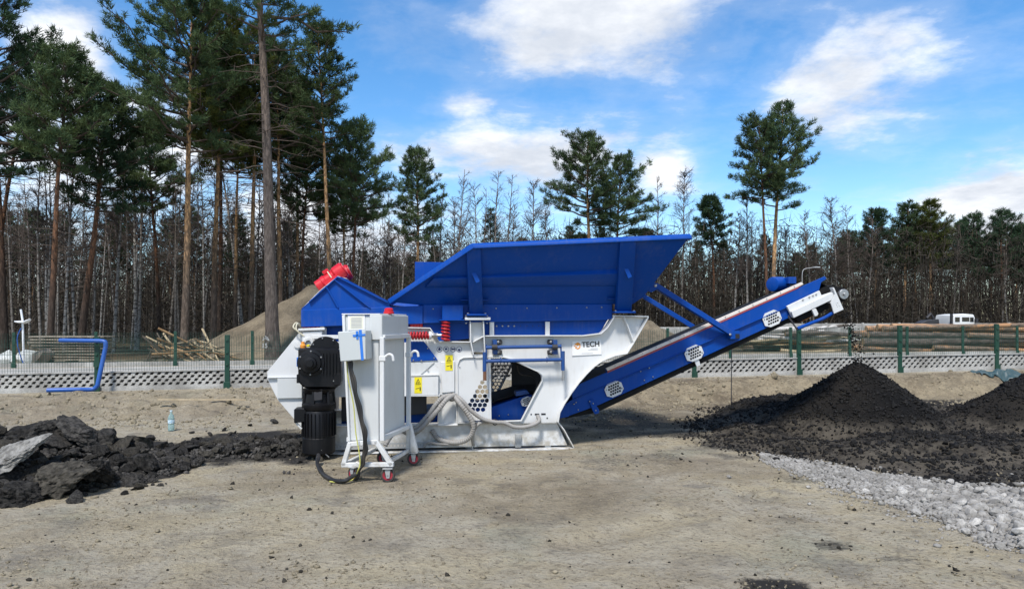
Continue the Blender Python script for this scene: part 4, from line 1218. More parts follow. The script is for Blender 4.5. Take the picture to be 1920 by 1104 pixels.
# --- vibrating feeder (blue)
FB = [(565, 580), (633, 519), (727, 567), (793, 572), (793, 607), (565, 613)]
for k, y0 in enumerate((-.06, MW - .1)):
    mb = MB()
    mb.prism(K.xz([(565, 578), (633, 519), (640, 519), (730, 566), (730, 581), (565, 583)], -.06), y0 + .02, y0 + .03); mb.build('feeder_side', 'blue', root)
    mb = MB(); mb.prism(K.xz([(564.5, 581), (793, 573), (793, 607), (564.5, 613)], -.06), y0, y0 + .05); mb.build('feeder_beam', 'blue', root, .006)
mb = MB()
for a_, b_ in (((611, 536), (634, 577)), ((627, 524), (694, 577)), ((633, 519), (727, 567)), ((580, 566), (633, 519))):
    q0 = K.p(*a_, -.05); q1 = K.p(*b_, -.05); mb.bar(q0, q1, .012, .05, up=(0, 1, 0)) if False else mb.bar(q0, q1, .05, .012, up=(q1 - q0).cross(Vector((0, 1, 0))))
mb.build('feeder_rib', 'blue', root)
mb = MB(); mb.ribbon(K.xz([(565, 580), (633, 519.5), (640, 519.5), (730, 566)], -.06), -.04, MW - .07, .01); mb.build('feeder_cover', 'blue', root)
mb = MB(); mb.ribbon(K.xz([(566, 578), (600, 544), (633, 517.5), (650, 522)], -.06), -.035, .3, .006); mb.build('rubber_edge', 'skirt', root)
plate('feeder_pan', [(607, 611), (810, 606), (824, 642), (607, 652)], .06, MW - .1, 'blue', yo=.06)
for (px0, px1, py) in ((567, 600, 614), (770, 791, 609.5)):
    mb = MB(); nb = 4
    for i in range(nb):
        px = px0 + (px1 - px0) * (i + .5) / nb; mb.cyl(K.p(px, py - 3.5, 0.0), K.p(px, py + 3.5, 0.0), .028, n=14)
    mb.build('rubber_mount', 'spring_red', root)
# two red vibration motors on top
for (ax_, ay_, bx_, by_, yo, sc) in ((594, 539, 645, 505, .35, .8), (608, 532, 655, 509, .8, .8)):
    p0 = K.p(ax_, ay_, yo); p1 = K.p(bx_, by_, yo); dd_ = (p1 - p0); L = dd_.length; ax3 = dd_.normalized()
    vm = empty('vibration_motor'); vm.parent = root
    mb = MB(); mb.lathe([(.05, 0), (.078, .01), (.078, L * .22), (.086, L * .24), (.086, L * .34), (.078, L * .36), (.078, L * .64), (.088, L * .66), (.102, L * .7), (.106, L * .98), (.09, L), (0, L)], p0, ax3, 28); mb.build('motor_casing', 'red', vm)
    mb = MB(); mb.lathe([(.094, 0), (.094, .012), (0, .014)], p0 + ax3 * (L + .001), ax3, 28); mb.build('end_cover', 'red', vm)
    side = ax3.cross(Vector((0, 1, 0))).normalized()
    mb = MB(); mm_ = p0 + ax3 * L * .5; mb.bar(mm_ - side * .06 - ax3 * .10, mm_ - side * .06 + ax3 * .10, .22, .1, up=side); mb.bar(mm_ + side * .10 - ax3 * .04, mm_ + side * .10 + ax3 * .04, .08, .05, up=side); mb.build('foot', 'red', vm, .006)
    mb = MB(); mb.tube([mm_ + ax3 * .02 + (side * math.cos(t) + Vector((0, 1, 0)) * math.sin(t)) * .092 for t in [i * math.pi / 8 for i in range(-5, 6)]] , .008, 6); mb.build('cable_loop', 'cream_cable', vm)

# --- trough under the hopper
plate('trough', [(793, 571), (1148, 570), (1148, 597), (1136, 600), (793, 606)], -.04, MW - .06, 'blue', bev=.006, yo=-.04)
for px, py in ((812, 579), (930, 578), (988, 577.5), (1044, 577), (1100, 576.5), (1128, 576)): bolt(root, K.p(px, py, -.04), .010)
plate('trough_lower', [(793, 600), (1140, 598), (1126, 622), (1110, 631), (900, 632), (822, 642), (793, 620)], .03, MW - .1, 'blue', yo=.03)
for px in (931, 942, 953, 964): bolt(root, K.p(px, 611, .03), .013)
for px in (976, 988, 999, 1010, 1018):
    mb = MB(); mb.cyl(K.p(px, 611, .03), K.p(px, 611, .03) + Vector((0, -.002, 0)), .006, n=8); mb.build('bolt_hole', 'ink', root)
for (xa, xb) in ((918, 926.5), (1022.5, 1031)): plate('tab', [(xa, 603), (xb, 603), (xb, 630), (xa, 630)], -.03, -.01, 'white')
plate('spring_bracket', [(829, 573), (868, 572), (868, 597), (862, 600), (829, 600)], -.14, -.04, 'blue', bev=.006, yo=-.1)
mb = MB(); mb.ribbon(K.xz([(823, 600), (870, 599.5)], -.1), -.16, -.03, .012); mb.build('spring_seat', 'blue', root)
def coil(c0, c1, R_, r_, turns, name='coil_spring'):
    c0 = Vector(c0); c1 = Vector(c1); ax_ = (c1 - c0); a, b_ = frame_of(ax_)
    n_ = int(turns * 14)
    pts = [c0 + ax_ * (i / n_) + (a * math.cos(2 * math.pi * turns * i / n_) + b_ * math.sin(2 * math.pi * turns * i / n_)) * R_ for i in range(n_ + 1)]
    mb = MB(); mb.tube(pts, r_, 7); mb.cyl(c0, c1, R_ * .55, n=10); return mb.build(name, 'spring_red', root)
coil(K.p(835.5, 639, -.1), K.p(835.5, 601, -.1), .046, .013, 6)
coil(K.p(764, 629.5, -.1), K.p(804, 628.5, -.1), .040, .013, 7)
mb = MB(); mb.cyl(K.p(804, 628.5, -.1), K.p(809, 628.5, -.1), .05, n=18); mb.build('spring_cup', 'white', root)
mb = MB(); mb.lathe([(.034, 0), (.034, .04), (.03, .045), (.03, .075), (.018, .08), (.018, .2), (0, .2)], K.p(809, 628.5, -.1), (1, 0, 0), 6); mb.build('tension_nut', 'steel', root)

# --- hopper
def hop(px, py, off=0.0):
    t = min(max((572 - py) / (572 - 450), 0), 1)
    return K.p(px, py, -.02 - .62 * t + off)
near_poly = [(731, 566), (790, 572), (1186, 570), (1207, 556), (1290, 447), (887, 463)]
A = [hop(*q) for q in near_poly]; B = [q + Vector((.006, .02, .004)) for q in A]
mb = MB(); mb.loft(A, B); mb.build('hopper_side', 'blue', root)
cy_ = MW / 2
mir = lambda v: Vector((v.x, 2 * cy_ - v.y, v.z))
mb = MB(); mb.loft([mir(v) for v in A], [mir(v) for v in B]); mb.build('hopper_side', 'blue', root)
# end plate, floor
e0 = hop(1207, 556); e1 = hop(1290, 447)
mb = MB(); Q4 = [e0, e1, mir(e1), mir(e0)]; mb.loft(Q4, [v + Vector((-.02, 0, .004)) for v in Q4]); mb.build('hopper_end', 'blue', root)
f0 = hop(790, 572); f1 = hop(1186, 570)
Q4 = [f0 + Vector((0, .01, .03)), f1 + Vector((0, .01, .03)), mir(f1) + Vector((0, -.01, .03)), mir(f0) + Vector((0, -.01, .03))]
mb = MB(); mb.loft(Q4, [v + Vector((0, 0, .02)) for v in Q4]); mb.build('hopper_floor', 'blue', root)
# rolled rim
for mm_ in (0, 1):
    for (a_, b_) in (((729, 566), (885, 462)), ((885, 462), (1292, 444))):
        p0 = hop(*a_); p1 = hop(*b_)
        if mm_: p0, p1 = mir(p0), mir(p1)
        mb = MB(); sgn = -1 if not mm_ else 1
        d_ = (p1 - p0).normalized(); up = Vector((0, 0, 1)) - d_ * d_.z; up.normalize(); out = Vector((0, sgn, 0))
        sec = [up * .034 + out * -.03, up * .034 + out * .012, up * .0 + out * .050, up * -.028 + out * .052, up * -.030 + out * .036, up * .0 + out * .0]
        mb.loft([p0 + v for v in sec], [p1 + d_ * .01 + v for v in sec]); mb.build('hopper_rim', 'blue', root, .002)
mb = MB(); mb.bar(e1 + Vector((.02, 0, .01)), mir(e1) + Vector((.02, 0, .01)), .06, .05); mb.build('hopper_rim', 'blue', root, .004)
# stiffening channel along the side
for (pt, pb) in ((505, 514), (514, 535)):
    pass
ch = [((812, 520), (1158, 504)), ((812, 523), (1158, 513)), ((800, 536), (1158, 533)), ((795, 540), (1158, 537))]
mb = MB()
L0 = [hop(a[0], a[1], o_) for (a, b_), o_ in zip(ch, (0.0, -.06, -.05, .0))]; L1 = [hop(b_[0], b_[1], o_) for (a, b_), o_ in zip(ch, (0.0, -.06, -.05, .0))]
mb.loft(L0, L1); mb.build('side_channel', 'blue', root, .003)
# two posts
for (xt0, xt1, xb0, xb1, pyt, pyb) in ((874, 901, 881, 906, 466, 590), (1162, 1192, 1157, 1184, 453, 585)):
    def pp(px, py, off): return hop(px, py, off)
    top0, top1 = pp(xt0, pyt, -.01), pp(xt1, pyt, -.01)
    bot0, bot1 = K.p(xb0, pyb, -.13), K.p(xb1, pyb, -.13)
    mid = .10
    Af = [top0 + Vector((0, -.02, 0)), top1 + Vector((0, -.02, 0)), bot1, bot0]
    Ab = [top0 + Vector((0, .07, 0)), top1 + Vector((0, .07, 0)), bot1 + Vector((0, .12, 0)), bot0 + Vector((0, .12, 0))]
    mb = MB(); mb.loft(Af, Ab); mb.build('hopper_post', 'blue', root, .004)
    mb = MB(); mb.loft([mir(v) for v in Af], [mir(v) for v in Ab]); mb.build('hopper_post', 'blue', root, .004)
    mb = MB(); zb = K.p(xb0, pyb, -.13).z; mb.box(bot0.x - .04, bot1.x + .04, -.18, .05, zb - .012, zb + .012); mb.build('post_foot', 'blue', root, .002)
    for dx_ in (-.025, .025 + bot1.x - bot0.x): bolt(root, Vector((bot0.x + dx_, -.15, zb + .012)), .014, ax=(0, 0, 1))
    pc_ = (top0 + top1 + bot0 + bot1) / 4 + Vector((0, -.05, -.05 + .1))
    mb = MB(); mb.bar(pc_ + Vector((-.025, -.02, .07)), pc_ + Vector((.03, -.02, -.05)), .012, .05); mb.build('lifting_lug', 'blue', root)
for (px, py) in ((890, 563), (1164, 560)):
    q = K.p(px, py, -.12); mb = MB(); mb.box(q.x - .17, q.x + .17, -.13, -.02, q.z - .004, q.z + .006); mb.build('shelf_plate', 'blue', root)
# box on the far side
mb = MB(); a = K.p(778, 491, MW + .3); b_ = K.p(850, 540, MW + .3); mb.box(a.x, b_.x, MW + .3, MW + .36, b_.z, a.z); mb.build('far_wing', 'blue', root, .004)

# --- discharge conveyor
CY0, CY1 = .36, 1.36
c = CY0
cb = empty('discharge_conveyor'); cb.parent = root
def cpl(name, pts, y0, y1, m_, bev=.003, holes=(), yo=c): 
    mb = MB(); mb.prism(K.xz(pts, yo), y0, y1, [K.xz(hh, yo) for hh in holes]); return mb.build(name, m_, cb, bev)
up_ = [(1072, 726), (1139, 697), (1547, 518), (1550, 523), (1540, 529), (1536, 544), (1512, 556), (1474, 576), (1073.5, 749)]
lo_ = [(1073.5, 749), (1474, 576), (1500, 588), (1477, 597), (1124, 759), (1066, 780), (1046, 783), (1050, 765)]
for y0, y1 in ((CY0, CY0 + .025), (CY1 - .025, CY1)):
    sh_ = 0 if y0 == CY0 else 15
    cpl('side_board', [(a_, b_ + sh_) for a_, b_ in up_], y0, y1, 'blue')
    yy0, yy1 = (y0 + .012, y1 + .01) if y0 == CY0 else (y0 - .01, y1 - .012)
    cpl('lower_board', [(a_, b_ + sh_ * .6) for a_, b_ in lo_], yy0, yy1, 'blue')
mb = MB(); mb.ribbon(K.xz([(1073.5, 749), (1474, 576)], CY0), CY0 - .022, CY0 + .002, .006); mb.build('glint_ledge', 'blue', cb)  # thin ledge added along the fold to catch a bright line of light
# white skirt with the red line
cpl('skirt_strip', [(1136, 690), (1503, 529), (1506, 533), (1139, 695)], CY0 - .008, CY0 + .02, 'skirt', .001)
cpl('red_strip', [(1139, 694.6), (1503, 534.5), (1495, 541), (1139, 699)], CY0 - .006, CY0 - .001, 'red_strip', 0)
cpl('skirt_board', [(1136, 691), (1503, 530), (1503, 540), (1139, 700)], CY0 + .03, CY0 + .05, 'blue', 0)
for i in range(14):
    t = (i + .5) / 14; bolt(cb, K.p(1140 + t * 362, 691 - t * 159.5, CY0 - .008), .007)
# belt: carrying side and return side
def along(name, pts, th, m_, w0=CY0 + .06, w1=CY1 - .06):
    mb = MB(); mb.ribbon(K.xz(pts, CY0), w0, w1, th); return mb.build(name, m_, cb)
along('belt', [(1095, 722), (1139, 704), (1545, 530), (1560, 540)], .02, 'belt')
cpl('belt_return', [(1060, 783), (1124, 762), (1477, 598), (1520, 590), (1512, 600), (1478, 607), (1120, 774), (1062, 785)], CY0 + .05, CY1 - .05, 'belt', 0)
mb = MB(); q0 = K.p(1573, 552, CY0 + .05); 
mb.cyl((q0.x, CY0 + .02, q0.z), (q0.x, CY1 - .02, q0.z), .105, n=32); mb.build('head_drum', 'belt', cb)
mb = MB(); mb.cyl((q0.x, CY0 - .07, q0.z), (q0.x, CY0 + .02, q0.z), .05, n=24); mb.cyl((q0.x, CY0 - .075, q0.z), (q0.x, CY0 - .03, q0.z), .07, n=24); mb.cyl((q0.x, CY0 - .10, q0.z), (q0.x, CY0 - .07, q0.z), .02, n=12); mb.build('drum_bearing', 'steel', cb, .003)
cpl('drum_cover', [(1536, 545), (1548, 538), (1565, 534), (1580, 541), (1583, 552), (1570, 545), (1552, 548), (1540, 556)], CY0 + .03, CY1 - .03, 'belt', 0)
cpl('head_plate', [(1472, 574), (1533, 545), (1537, 554), (1560, 546), (1564, 556), (1482, 595)], CY0 - .05, CY0 - .015, 'white', .004)
cpl('head_channel', [(1478, 584), (1540, 555), (1560, 547), (1565, 557), (1482, 596)], CY0 - .09, CY0 - .05, 'white', .004)
hl = [[(1562 + dx_, 566 + dy_), (1563.2 + dx_, 565.4 + dy_), (1563.6 + dx_, 566.6 + dy_), (1562.4 + dx_, 567.2 + dy_)] for dx_, dy_ in ((5, 3), (8, 2), (6, 6), (9, 5), (7.5, 9), (11, 8))]
cpl('end_bracket', [(1561, 539.5), (1564, 539), (1582, 580), (1564, 588), (1558, 568), (1566, 551)], CY0 - .12, CY0 - .10, 'white', .002, hl, yo=CY0 - .12)
mb = MB(); mb.ribbon(K.xz([(1562, 539), (1567, 551), (1558, 568)], CY0 - .1), CY0 - .10, CY0 - .02, .01); mb.build('bracket_web', 'white', cb)
for px, py in ((1524, 554.5), (1530, 552), (1505, 562), (1517, 557)): bolt(cb, K.p(px, py, CY0 - .05), .014)
cpl('scraper_bracket', [(1516, 581), (1523, 578), (1528, 588), (1526, 592), (1521, 593)], CY0 - .09, CY0 - .06, 'white', .003)
cpl('scraper', [(1500, 598), (1545, 578), (1548, 584), (1512, 603)], CY0 + .1, CY1 - .1, 'orange', .003)
cpl('scraper_back', [(1490, 596), (1556, 566), (1556, 578), (1500, 604)], CY0 + .02, CY1 - .06, 'belt', .003)
mb = MB(); mb.tube(catmull([K.p(1495, 616, CY0 - .06), K.p(1525, 604, CY0 - .06), K.p(1545, 596, CY0 - .06), K.p(1562, 586, CY0 - .06)]), .024, 10); mb.build('blue_handle', 'blue', cb)
mb = MB(); n_ = 12
for i in range(n_):
    t = i / n_; mb.lathe([(.008, 0), (.014, .01), (.008, .022)], K.p(1478 + 17 * t, 592 + 26 * t, CY0 - .07), (.4, .1, -1), 6)
mb.build('chain', 'dark_steel', cb)
# drive motor
p0 = K.p(1450, 534, .85); p1 = K.p(1490, 531, .95)
mb = MB(); a = K.p(1448, 533, .7); ax3 = Vector((.86, .5, .04)).normalized(); R_ = 13 * K.d(1470, .7)
mb.lathe([(R_ * .55, -.01), (R_ * .92, .0), (R_, .03), (R_, .24), (R_ * .85, .26), (R_ * .8, .33), (R_ * .5, .34), (0, .34)], a, ax3, 28); mb.build('drive_motor', 'blue', cb)
mb = MB(); q = K.p(1483, 526, .65); mb.box(q.x - .05, q.x + .07, .62, .82, q.z - .05, q.z + .05); mb.build('terminal_box', 'blue', cb, .008)
# guards with round holes
cdir = (K.p(1474, 576, c) - K.p(1074, 749, c)); cdir.y = 0; cdir.normalize(); cup = Vector((-cdir.z, 0, cdir.x))
def guard(px, py, yo, s=1.0, par=cb):
    q = K.p(px, py, yo); u = K.d(px, yo) * s
    def at(a_, b_): v = q + cdir * a_ * u + cup * b_ * u; return (v.x, v.z)
    out = [at(-17, -7), (at(-8, -13)), at(9, -13), at(17, -6), at(17, 6), at(9, 13), at(-9, 13), at(-17, 6)]
    hs_ = []
    for r_ in range(4):
        for c_ in range(5):
            a_ = -9 + c_ * 4.5 + (2 if r_ % 2 else -.2); b_ = -7.2 + r_ * 4.8
            if abs(a_) > 11.5: continue
            hs_.append([at(a_ + 2.2 * math.cos(t), b_ + 2.2 * math.sin(t)) for t in [i * math.pi / 4 for i in range(8)]])
    mb = MB(); mb.prism(out, yo - .012, yo, hs_); g_ = mb.build('roller_guard', 'white', par)
    mb = MB(); mb.prism([at(-13, -10), at(13, -10), at(13, 10), at(-13, 10)], yo + .001, yo + .004); mb.build('opening_shade', 'ink', g_)  # black sheet stands in for the shade behind the holes
    for a_ in (-14, 14): v = at(a_, -a_ * .3); bolt(g_, Vector((v[0], yo - .012, v[1])), .009)
for px, py in ((1447, 597), (1301, 662), (1151, 729)): guard(px, py, CY0 - .004)
guard(987, 752, CY0 - .03, .62)
cpl('roller_bracket', [(1302, 676), (1310, 672), (1314, 684), (1307, 688)], CY0 + .0, CY0 + .02, 'white')
for px, py in ((1201, 696), (1217, 689.5), (1208, 712.5), (1224, 706), (1080, 754), (1084, 768), (1076, 757), (1059, 760), (1060, 774)): bolt(cb, K.p(px, py, CY0 + .0), .010)
cpl('tail_plate', [(1104, 750), (1110, 748), (1123, 768), (1122, 774), (1115, 776), (1110, 768)], CY0 - .02, CY0 - .001, 'blue')
for px, py in ((1105.5, 752), (1112, 756), (1117, 769)): bolt(cb, K.p(px, py, CY0 - .02), .010)
cpl('tail_plate', [(1046, 772), (1054, 758), (1066, 762), (1066, 780), (1046, 784)], CY0 - .03, CY0 - .005, 'blue')
# tail section running level under the crusher
cpl('tail_frame', [(640, 776), (780, 775), (918, 764), (985, 741), (1060, 741), (1060, 779), (985, 786), (640, 800)], CY0, CY1, 'blue', .004)
for px, py in ((936, 779), (953, 777), (797, 782)): bolt(cb, K.p(px, py, CY0), .010)
cpl('tail_plate', [(966, 733), (986, 730), (992, 737), (966, 742)], CY0 - .06, CY0 + .1, 'blue_tube', .004)
along('belt', [(920, 755), (985, 735), (1060, 730), (1095, 722)], .02, 'belt')
# struts from hopper to conveyor
def strut(a, b_, ya, yb, wd=.07):
    mb = MB(); p0 = K.p(a[0], a[1], ya); p1 = K.p(b_[0], b_[1], yb); mb.bar(p0, p1, wd, wd); return mb.build('strut', 'blue', root, .004)
strut((1228, 535), (1377, 629), .10, CY0 - .06)
strut((1207, 556), (1300, 613), 1.55, CY1 + .06)
o = plate('strut_bracket', [(1213, 545), (1224, 529), (1234, 532), (1236, 540), (1222, 548)], .04, .07, 'blue'); bolt(o, K.p(1229, 535.5, .04), .020)
mb = MB(); q = K.p(1376, 628, CY0 - .1); mb.box(q.x - .05, q.x + .09, CY0 - .10, CY0 - .005, q.z - .055, q.z + .055); mb.build('strut_shoe', 'blue', root, .004)
mb = MB(); q = K.p(1383, 630, CY0 - .105); mb.box(q.x - .03, q.x + .03, CY0 - .104, CY0 - .101, q.z - .03, q.z + .03); mb.build('opening_shade', 'ink', root); bolt(root, K.p(1369, 627, CY0 - .11), .018)  # black patch painted for the shade inside the hollow shoe
mb = MB(); q0 = K.p(1186, 557, .0); mb.bar(q0 + Vector((0, 0, 0)), K.p(1207, 556, .1), .05, .02); mb.build('strut_bracket', 'blue', root)

# --- blue tube rack on the side plate
rk = empty('tube_rack'); rk.parent = root
def rt(a, b_, r_, m_='blue_tube', yo=-.16, name='tube'):
    mb = MB(); mb.cyl(K.p(*a, yo), K.p(*b_, yo), r_, n=14); return mb.build(name, m_, rk)
d_ = K.d(980, -.16)
rt((911, 651.5), (1052, 649), 3.3 * d_); rt((911, 677), (1053, 674), 3.3 * d_)
rt((908.5, 660), (908.5, 696), 3.6 * d_); rt((1055.5, 658), (1055.5, 694), 3.6 * d_)
rt((909, 694), (909, 713), 3.3 * d_, 'rust', name='sleeve'); rt((1056, 694), (1056, 713), 2.8 * d_, 'steel', name='sleeve')
for a, b_ in (((911.5, 646), (912, 681)), ((1051.5, 645), (1052.5, 677))): rt(a, b_, 1.4 * d_)
for px, py in ((938.5, 675), (1025.5, 674)): rt((px - .6, py), (px + .6, py), 5 * d_, name='collar')
for px, sg in ((927, 1), (1040, -1)):
    for py in (641, 660):
        mb = MB(); q = K.p(px + sg * 6, py, -.02); mb.box(q.x - .055, q.x + .055, -.05, -.002, q.z - .03, q.z + .03); mb.build('mount_foot', 'dark_steel', rk, .012); bolt(rk, K.p(px + sg * 7, py, -.05), .018)
    mb = MB(); mb.prism(K.xz([(px - 3, 637), (px + 4, 637), (px + 5, 664), (px - 3, 664)], -.1), -.14, -.02); mb.build('mount_plate', 'blue_tube', rk, .004)
    rt((px - 5, 650.5), (px + 5, 650.5), 5.2 * d_, 'dark_steel', name='clamp')

# --- grey corrugated hoses
hs = [[(852, 740, -.06), (838, 748, -.14), (824, 765, -.16), (806, 785, -.16), (786, 806, -.14), (770, 812, -.08)],
      [(848, 741, -.05), (832, 744, -.1), (818, 757, -.12), (803, 778, -.12), (782, 800, -.10), (765, 806, -.04)],
      [(850, 740, -.05), (862, 756, -.14), (876, 774, -.16), (887, 795, -.16), (884, 815, -.12), (868, 827, -.06), (845, 829, -.02), (822, 822, .02), (810, 806, .03)],
      [(853, 740, -.03), (866, 750, -.1), (884, 770, -.12), (905, 785, -.12), (928, 791, -.12), (945, 792, -.12), (965, 800, -.12), (990, 799, -.1), (1010, 790, -.06), (1008, 779, .01)],
      [(915, 791, -.05), (900, 793, -.1), (890, 805, -.1), (886, 822, -.08), (888, 835, -.03)],
      [(722, 835, -.3), (735, 815, -.25), (752, 806, -.2), (770, 815, -.12), (786, 806, -.1)]]
for i, hp_ in enumerate(hs):
    rr_ = [.030, .029, .031, .025, .019, .029][i]
    mb = MB(); mb.tube(catmull([K.p(*q) for q in hp_], 10), rr_, 10, corr=.09, period=.022); mb.build('corrugated_hose', 'hose', root)
for (px, py, yo, r_) in ((808, 780, -.14, .055), (888, 797, -.15, .045), (847, 744, -.08, .05), (928, 791, -.12, .036)):
    mb = MB(); q = K.p(px, py, yo); mb.tube([q + Vector((r_ * math.cos(t) * .8, r_ * math.sin(t) * .5, r_ * math.sin(t) * .9)) for t in [i * math.pi / 8 for i in range(17)]], .007, 6); mb.build('cable_tie', 'cable', root)
mb = MB(); mb.tube(catmull([K.p(795, 838, -.02), K.p(803, 829, -.04), K.p(822, 832, -.03), K.p(860, 833, -.02)]), .012, 8); mb.build('thin_hose', 'hose', root)

# slots and holes near the plate's foot
for (px, py, a_, b_) in ((996, 776.5, 1.2, 1.4), (1007, 776.5, 4.2, 1.6), (1019, 776, 4.2, 1.6), (1026, 783.5, 1.2, 1.4)):
    plate('slot', [(px - a_, py - b_), (px + a_, py - b_), (px + a_, py + b_), (px - a_, py + b_)], -.003, -.0005, 'ink', bev=0)

# --- stickers and sign
def disc(name, px, py, r_px, m_, par, yo, th=.0015, n=24, hole=0):
    q = K.p(px, py, yo); u = K.d(px, yo)
    out = [(q.x + r_px * u * math.cos(t), q.z + r_px * u * math.sin(t)) for t in [2 * math.pi * i / n for i in range(n)]]
    hh = [[(q.x + hole * u * math.cos(t), q.z + hole * u * math.sin(t)) for t in [2 * math.pi * i / n for i in range(n)]]] if hole else []
    mb = MB(); mb.prism(out, yo, yo + th, hh); return mb.build(name, m_, par)
for i, px in enumerate((824, 836.5, 849, 861)):
    g_ = disc('safety_sticker', px, 654.5, 5.2, 'sign_white', root, -.003)
    disc('ring', px, 654.5, 5.2, 'ink_blue', g_, -.0045, hole=4.3)
    if i == 0: pts = [(822, 657), (826, 657), (826.3, 653), (825, 651.5), (823, 651.5), (821.7, 653)]
    elif i == 1: pts = [(834, 656), (839, 656), (839, 653), (837, 651.8), (834, 653)]
    elif i == 2: pts = [(845.5, 656), (853, 656), (853, 652.5), (849, 653), (846.5, 651.5)]
    else: pts = [(859, 654), (863, 654), (863.5, 657), (861, 658.5), (858.5, 657)]
    plate('pictogram', pts, -.0045, -.003, 'ink_blue', g_, 0)
def warn(px, py, wd, ht, yo):
    g_ = plate('warning_sticker', [(px - wd, py - ht), (px + wd, py - ht), (px + wd, py + ht), (px - wd, py + ht)], yo - .002, yo, 'yellow', None, 0)
    y1 = yo - .0035
    plate('pictogram', [(px - 5, py - 2), (px + 5, py - 2), (px, py - ht + 2.5)], y1, y1 + .001, 'ink', g_, 0, [[(px - 3.3, py - 3), (px, py - ht + 4.6), (px + 3.3, py - 3)]])
    plate('pictogram', [(px - 1.2, py - 4), (px + 1.4, py - 4), (px + .3, py - 7.2), (px - .9, py - 6)], y1, y1 + .001, 'ink', g_, 0)
    plate('pictogram', [(px + 3.0, py + 3), (px + 4.6, py + 3), (px + 5, py + 6.5), (px + 4.5, py + 11), (px + 3.1, py + 11), (px + 2.6, py + 6.5)], y1, y1 + .001, 'ink', g_, 0)
    plate('pictogram', [(px - 4.6, py + 6), (px + 1.8, py + 4.6), (px + 1.8, py + 5.6), (px - 4.6, py + 7.2)], y1, y1 + .001, 'ink', g_, 0)
    plate('pictogram', [(px - 5, py + .2), (px + 5, py + .2), (px + 5, py + .7), (px - 5, py + .7)], y1, y1 + .001, 'ink', g_, 0)
warn(842, 680, 7, 14.5, -.024); warn(784, 722, 7, 15, -.052)
sg = plate('sign', [(1073, 640), (1127, 637), (1128, 664), (1073, 667)], -.012, -.002, 'sign_white', None, .001)
def text_mesh(txt, size):
    cu = bpy.data.curves.new('txt', 'FONT'); cu.body = txt; cu.size = size; cu.extrude = .001; cu.offset = size * .022
    to = bpy.data.objects.new('txt', cu); COL.objects.link(to)
    dg = bpy.context.evaluated_depsgraph_get(); me = bpy.data.meshes.new_from_object(to.evaluated_get(dg))
    bpy.data.objects.remove(to); bpy.data.curves.remove(cu)
    return me
tilt = math.atan2((K.p(1127, 637, -.012) - K.p(1073, 640, -.012)).z, (K.p(1127, 637, -.012) - K.p(1073, 640, -.012)).x)
tm = text_mesh('TECH', .115); tm.materials.clear(); q = K.p(1091, 650.6, -.014)
wd_ = max(v.co.x for v in tm.vertices); sc_ = (K.p(1124, 650, -.014).x - q.x) / wd_
link('lettering', tm, sg, 'ink', loc=q, rot=(math.pi / 2, -tilt, 0), scale=(sc_, sc_, 1))
# orange cube mark
cu_ = [(1083.5, 641.5), (1088.3, 644.2), (1088.3, 651.5), (1083.5, 655), (1078.5, 652.5), (1078.5, 650.6), (1083.3, 652.6), (1086.4, 650.4), (1086.4, 646.2), (1083, 648.2), (1076.5, 645.2)]
plate('logo', cu_, -.0145, -.0125, 'orange', sg, 0)
plate('logo', [(1076, 647), (1082.2, 650), (1082.2, 651.3), (1076, 648.6)], -.0145, -.0125, 'orange', sg, 0)
for (x0, x1, py) in ((1108, 1121, 653.3), (1103, 1121, 655.6), (1091, 1112, 662.2)): plate('small_print', [(x0, py), (x1, py - .5), (x1, py + .1), (x0, py + .6)], -.0140, -.0128, 'ink_grey', sg, 0)

# ================================================================== CONTROL CART
C = Frame(690, 903, -9.0)
cart = empty('control_cart', C.o, C.yaw)
tag(cart, 'white switch cabinet on a wheeled stand in front of the machine', 'control cabinet')
def cp(name, pts, y0, y1, m_, bev=.004, par=None, yo=None, holes=()):
    mb = MB(); mb.prism(C.xz(pts, y0 if yo is None else yo), y0, y1, [C.xz(hh, y0 if yo is None else yo) for hh in holes]); return mb.build(name, m_, cart if par is None else par, bev)
CD = .92
cp('cabinet', [(646, 592), (710, 592), (711, 826), (655, 826)], .06, CD, 'grey_white', .006, yo=.06)
cp('cabinet_door', [(641, 591), (646, 590), (656, 827), (652, 827)], .03, .12, 'white', .003, yo=.03)
tl = C.p(641, 590, .05); tr = C.p(711, 590, .05)
zt_ = tl.z
mb = MB(); mb.box(C.p(641, 590, .05).x, tr.x + .012, .04, CD + .02, zt_, zt_ + .012); mb.build('cabinet_lid', 'white', cart, .003)
zb_ = C.p(690, 637, .05).z
mb = MB(); mb.box(C.p(693, 590, .04).x, tr.x + .035, .035, CD + .01, zb_, zt_ - .002); mb.build('upper_box', 'grey_white', cart, .006)
cp('papersheet', [(655, 593.5), (681, 592.5), (681, 616), (656, 617)], .052, .056, 'paper', 0, yo=.052)
for i in range(8):
    py = 596 + i * 2.5; cp('print_line', [(658.5, py), (678, py - .2), (678, py + .9), (658.5, py + 1.1)], .0505, .0515, 'ink_grey', 0, yo=.0505)
cp('paper_frame', [(652, 591.5), (684, 590.5), (684, 618), (653, 619)], .0525, .0535, 'sign_white', 0, yo=.0525, holes=[[(655, 593.5), (681, 592.5), (681, 616), (656, 617)]])
jb = cp('junction_box', [(633, 622), (685, 618.5), (687, 674), (638, 678)], -.15, .02, 'box_grey', .008, yo=-.15)
cp('tape', [(672.5, 618.2), (678, 617.9), (682, 675), (677, 675.3)], -.153, -.151, 'tape_blue', 0, jb, yo=-.153)
cp('tape', [(661, 627.5), (685, 625.5), (685, 629), (662, 631.5)], -.156, -.154, 'tape_blue', 0, jb, yo=-.156)
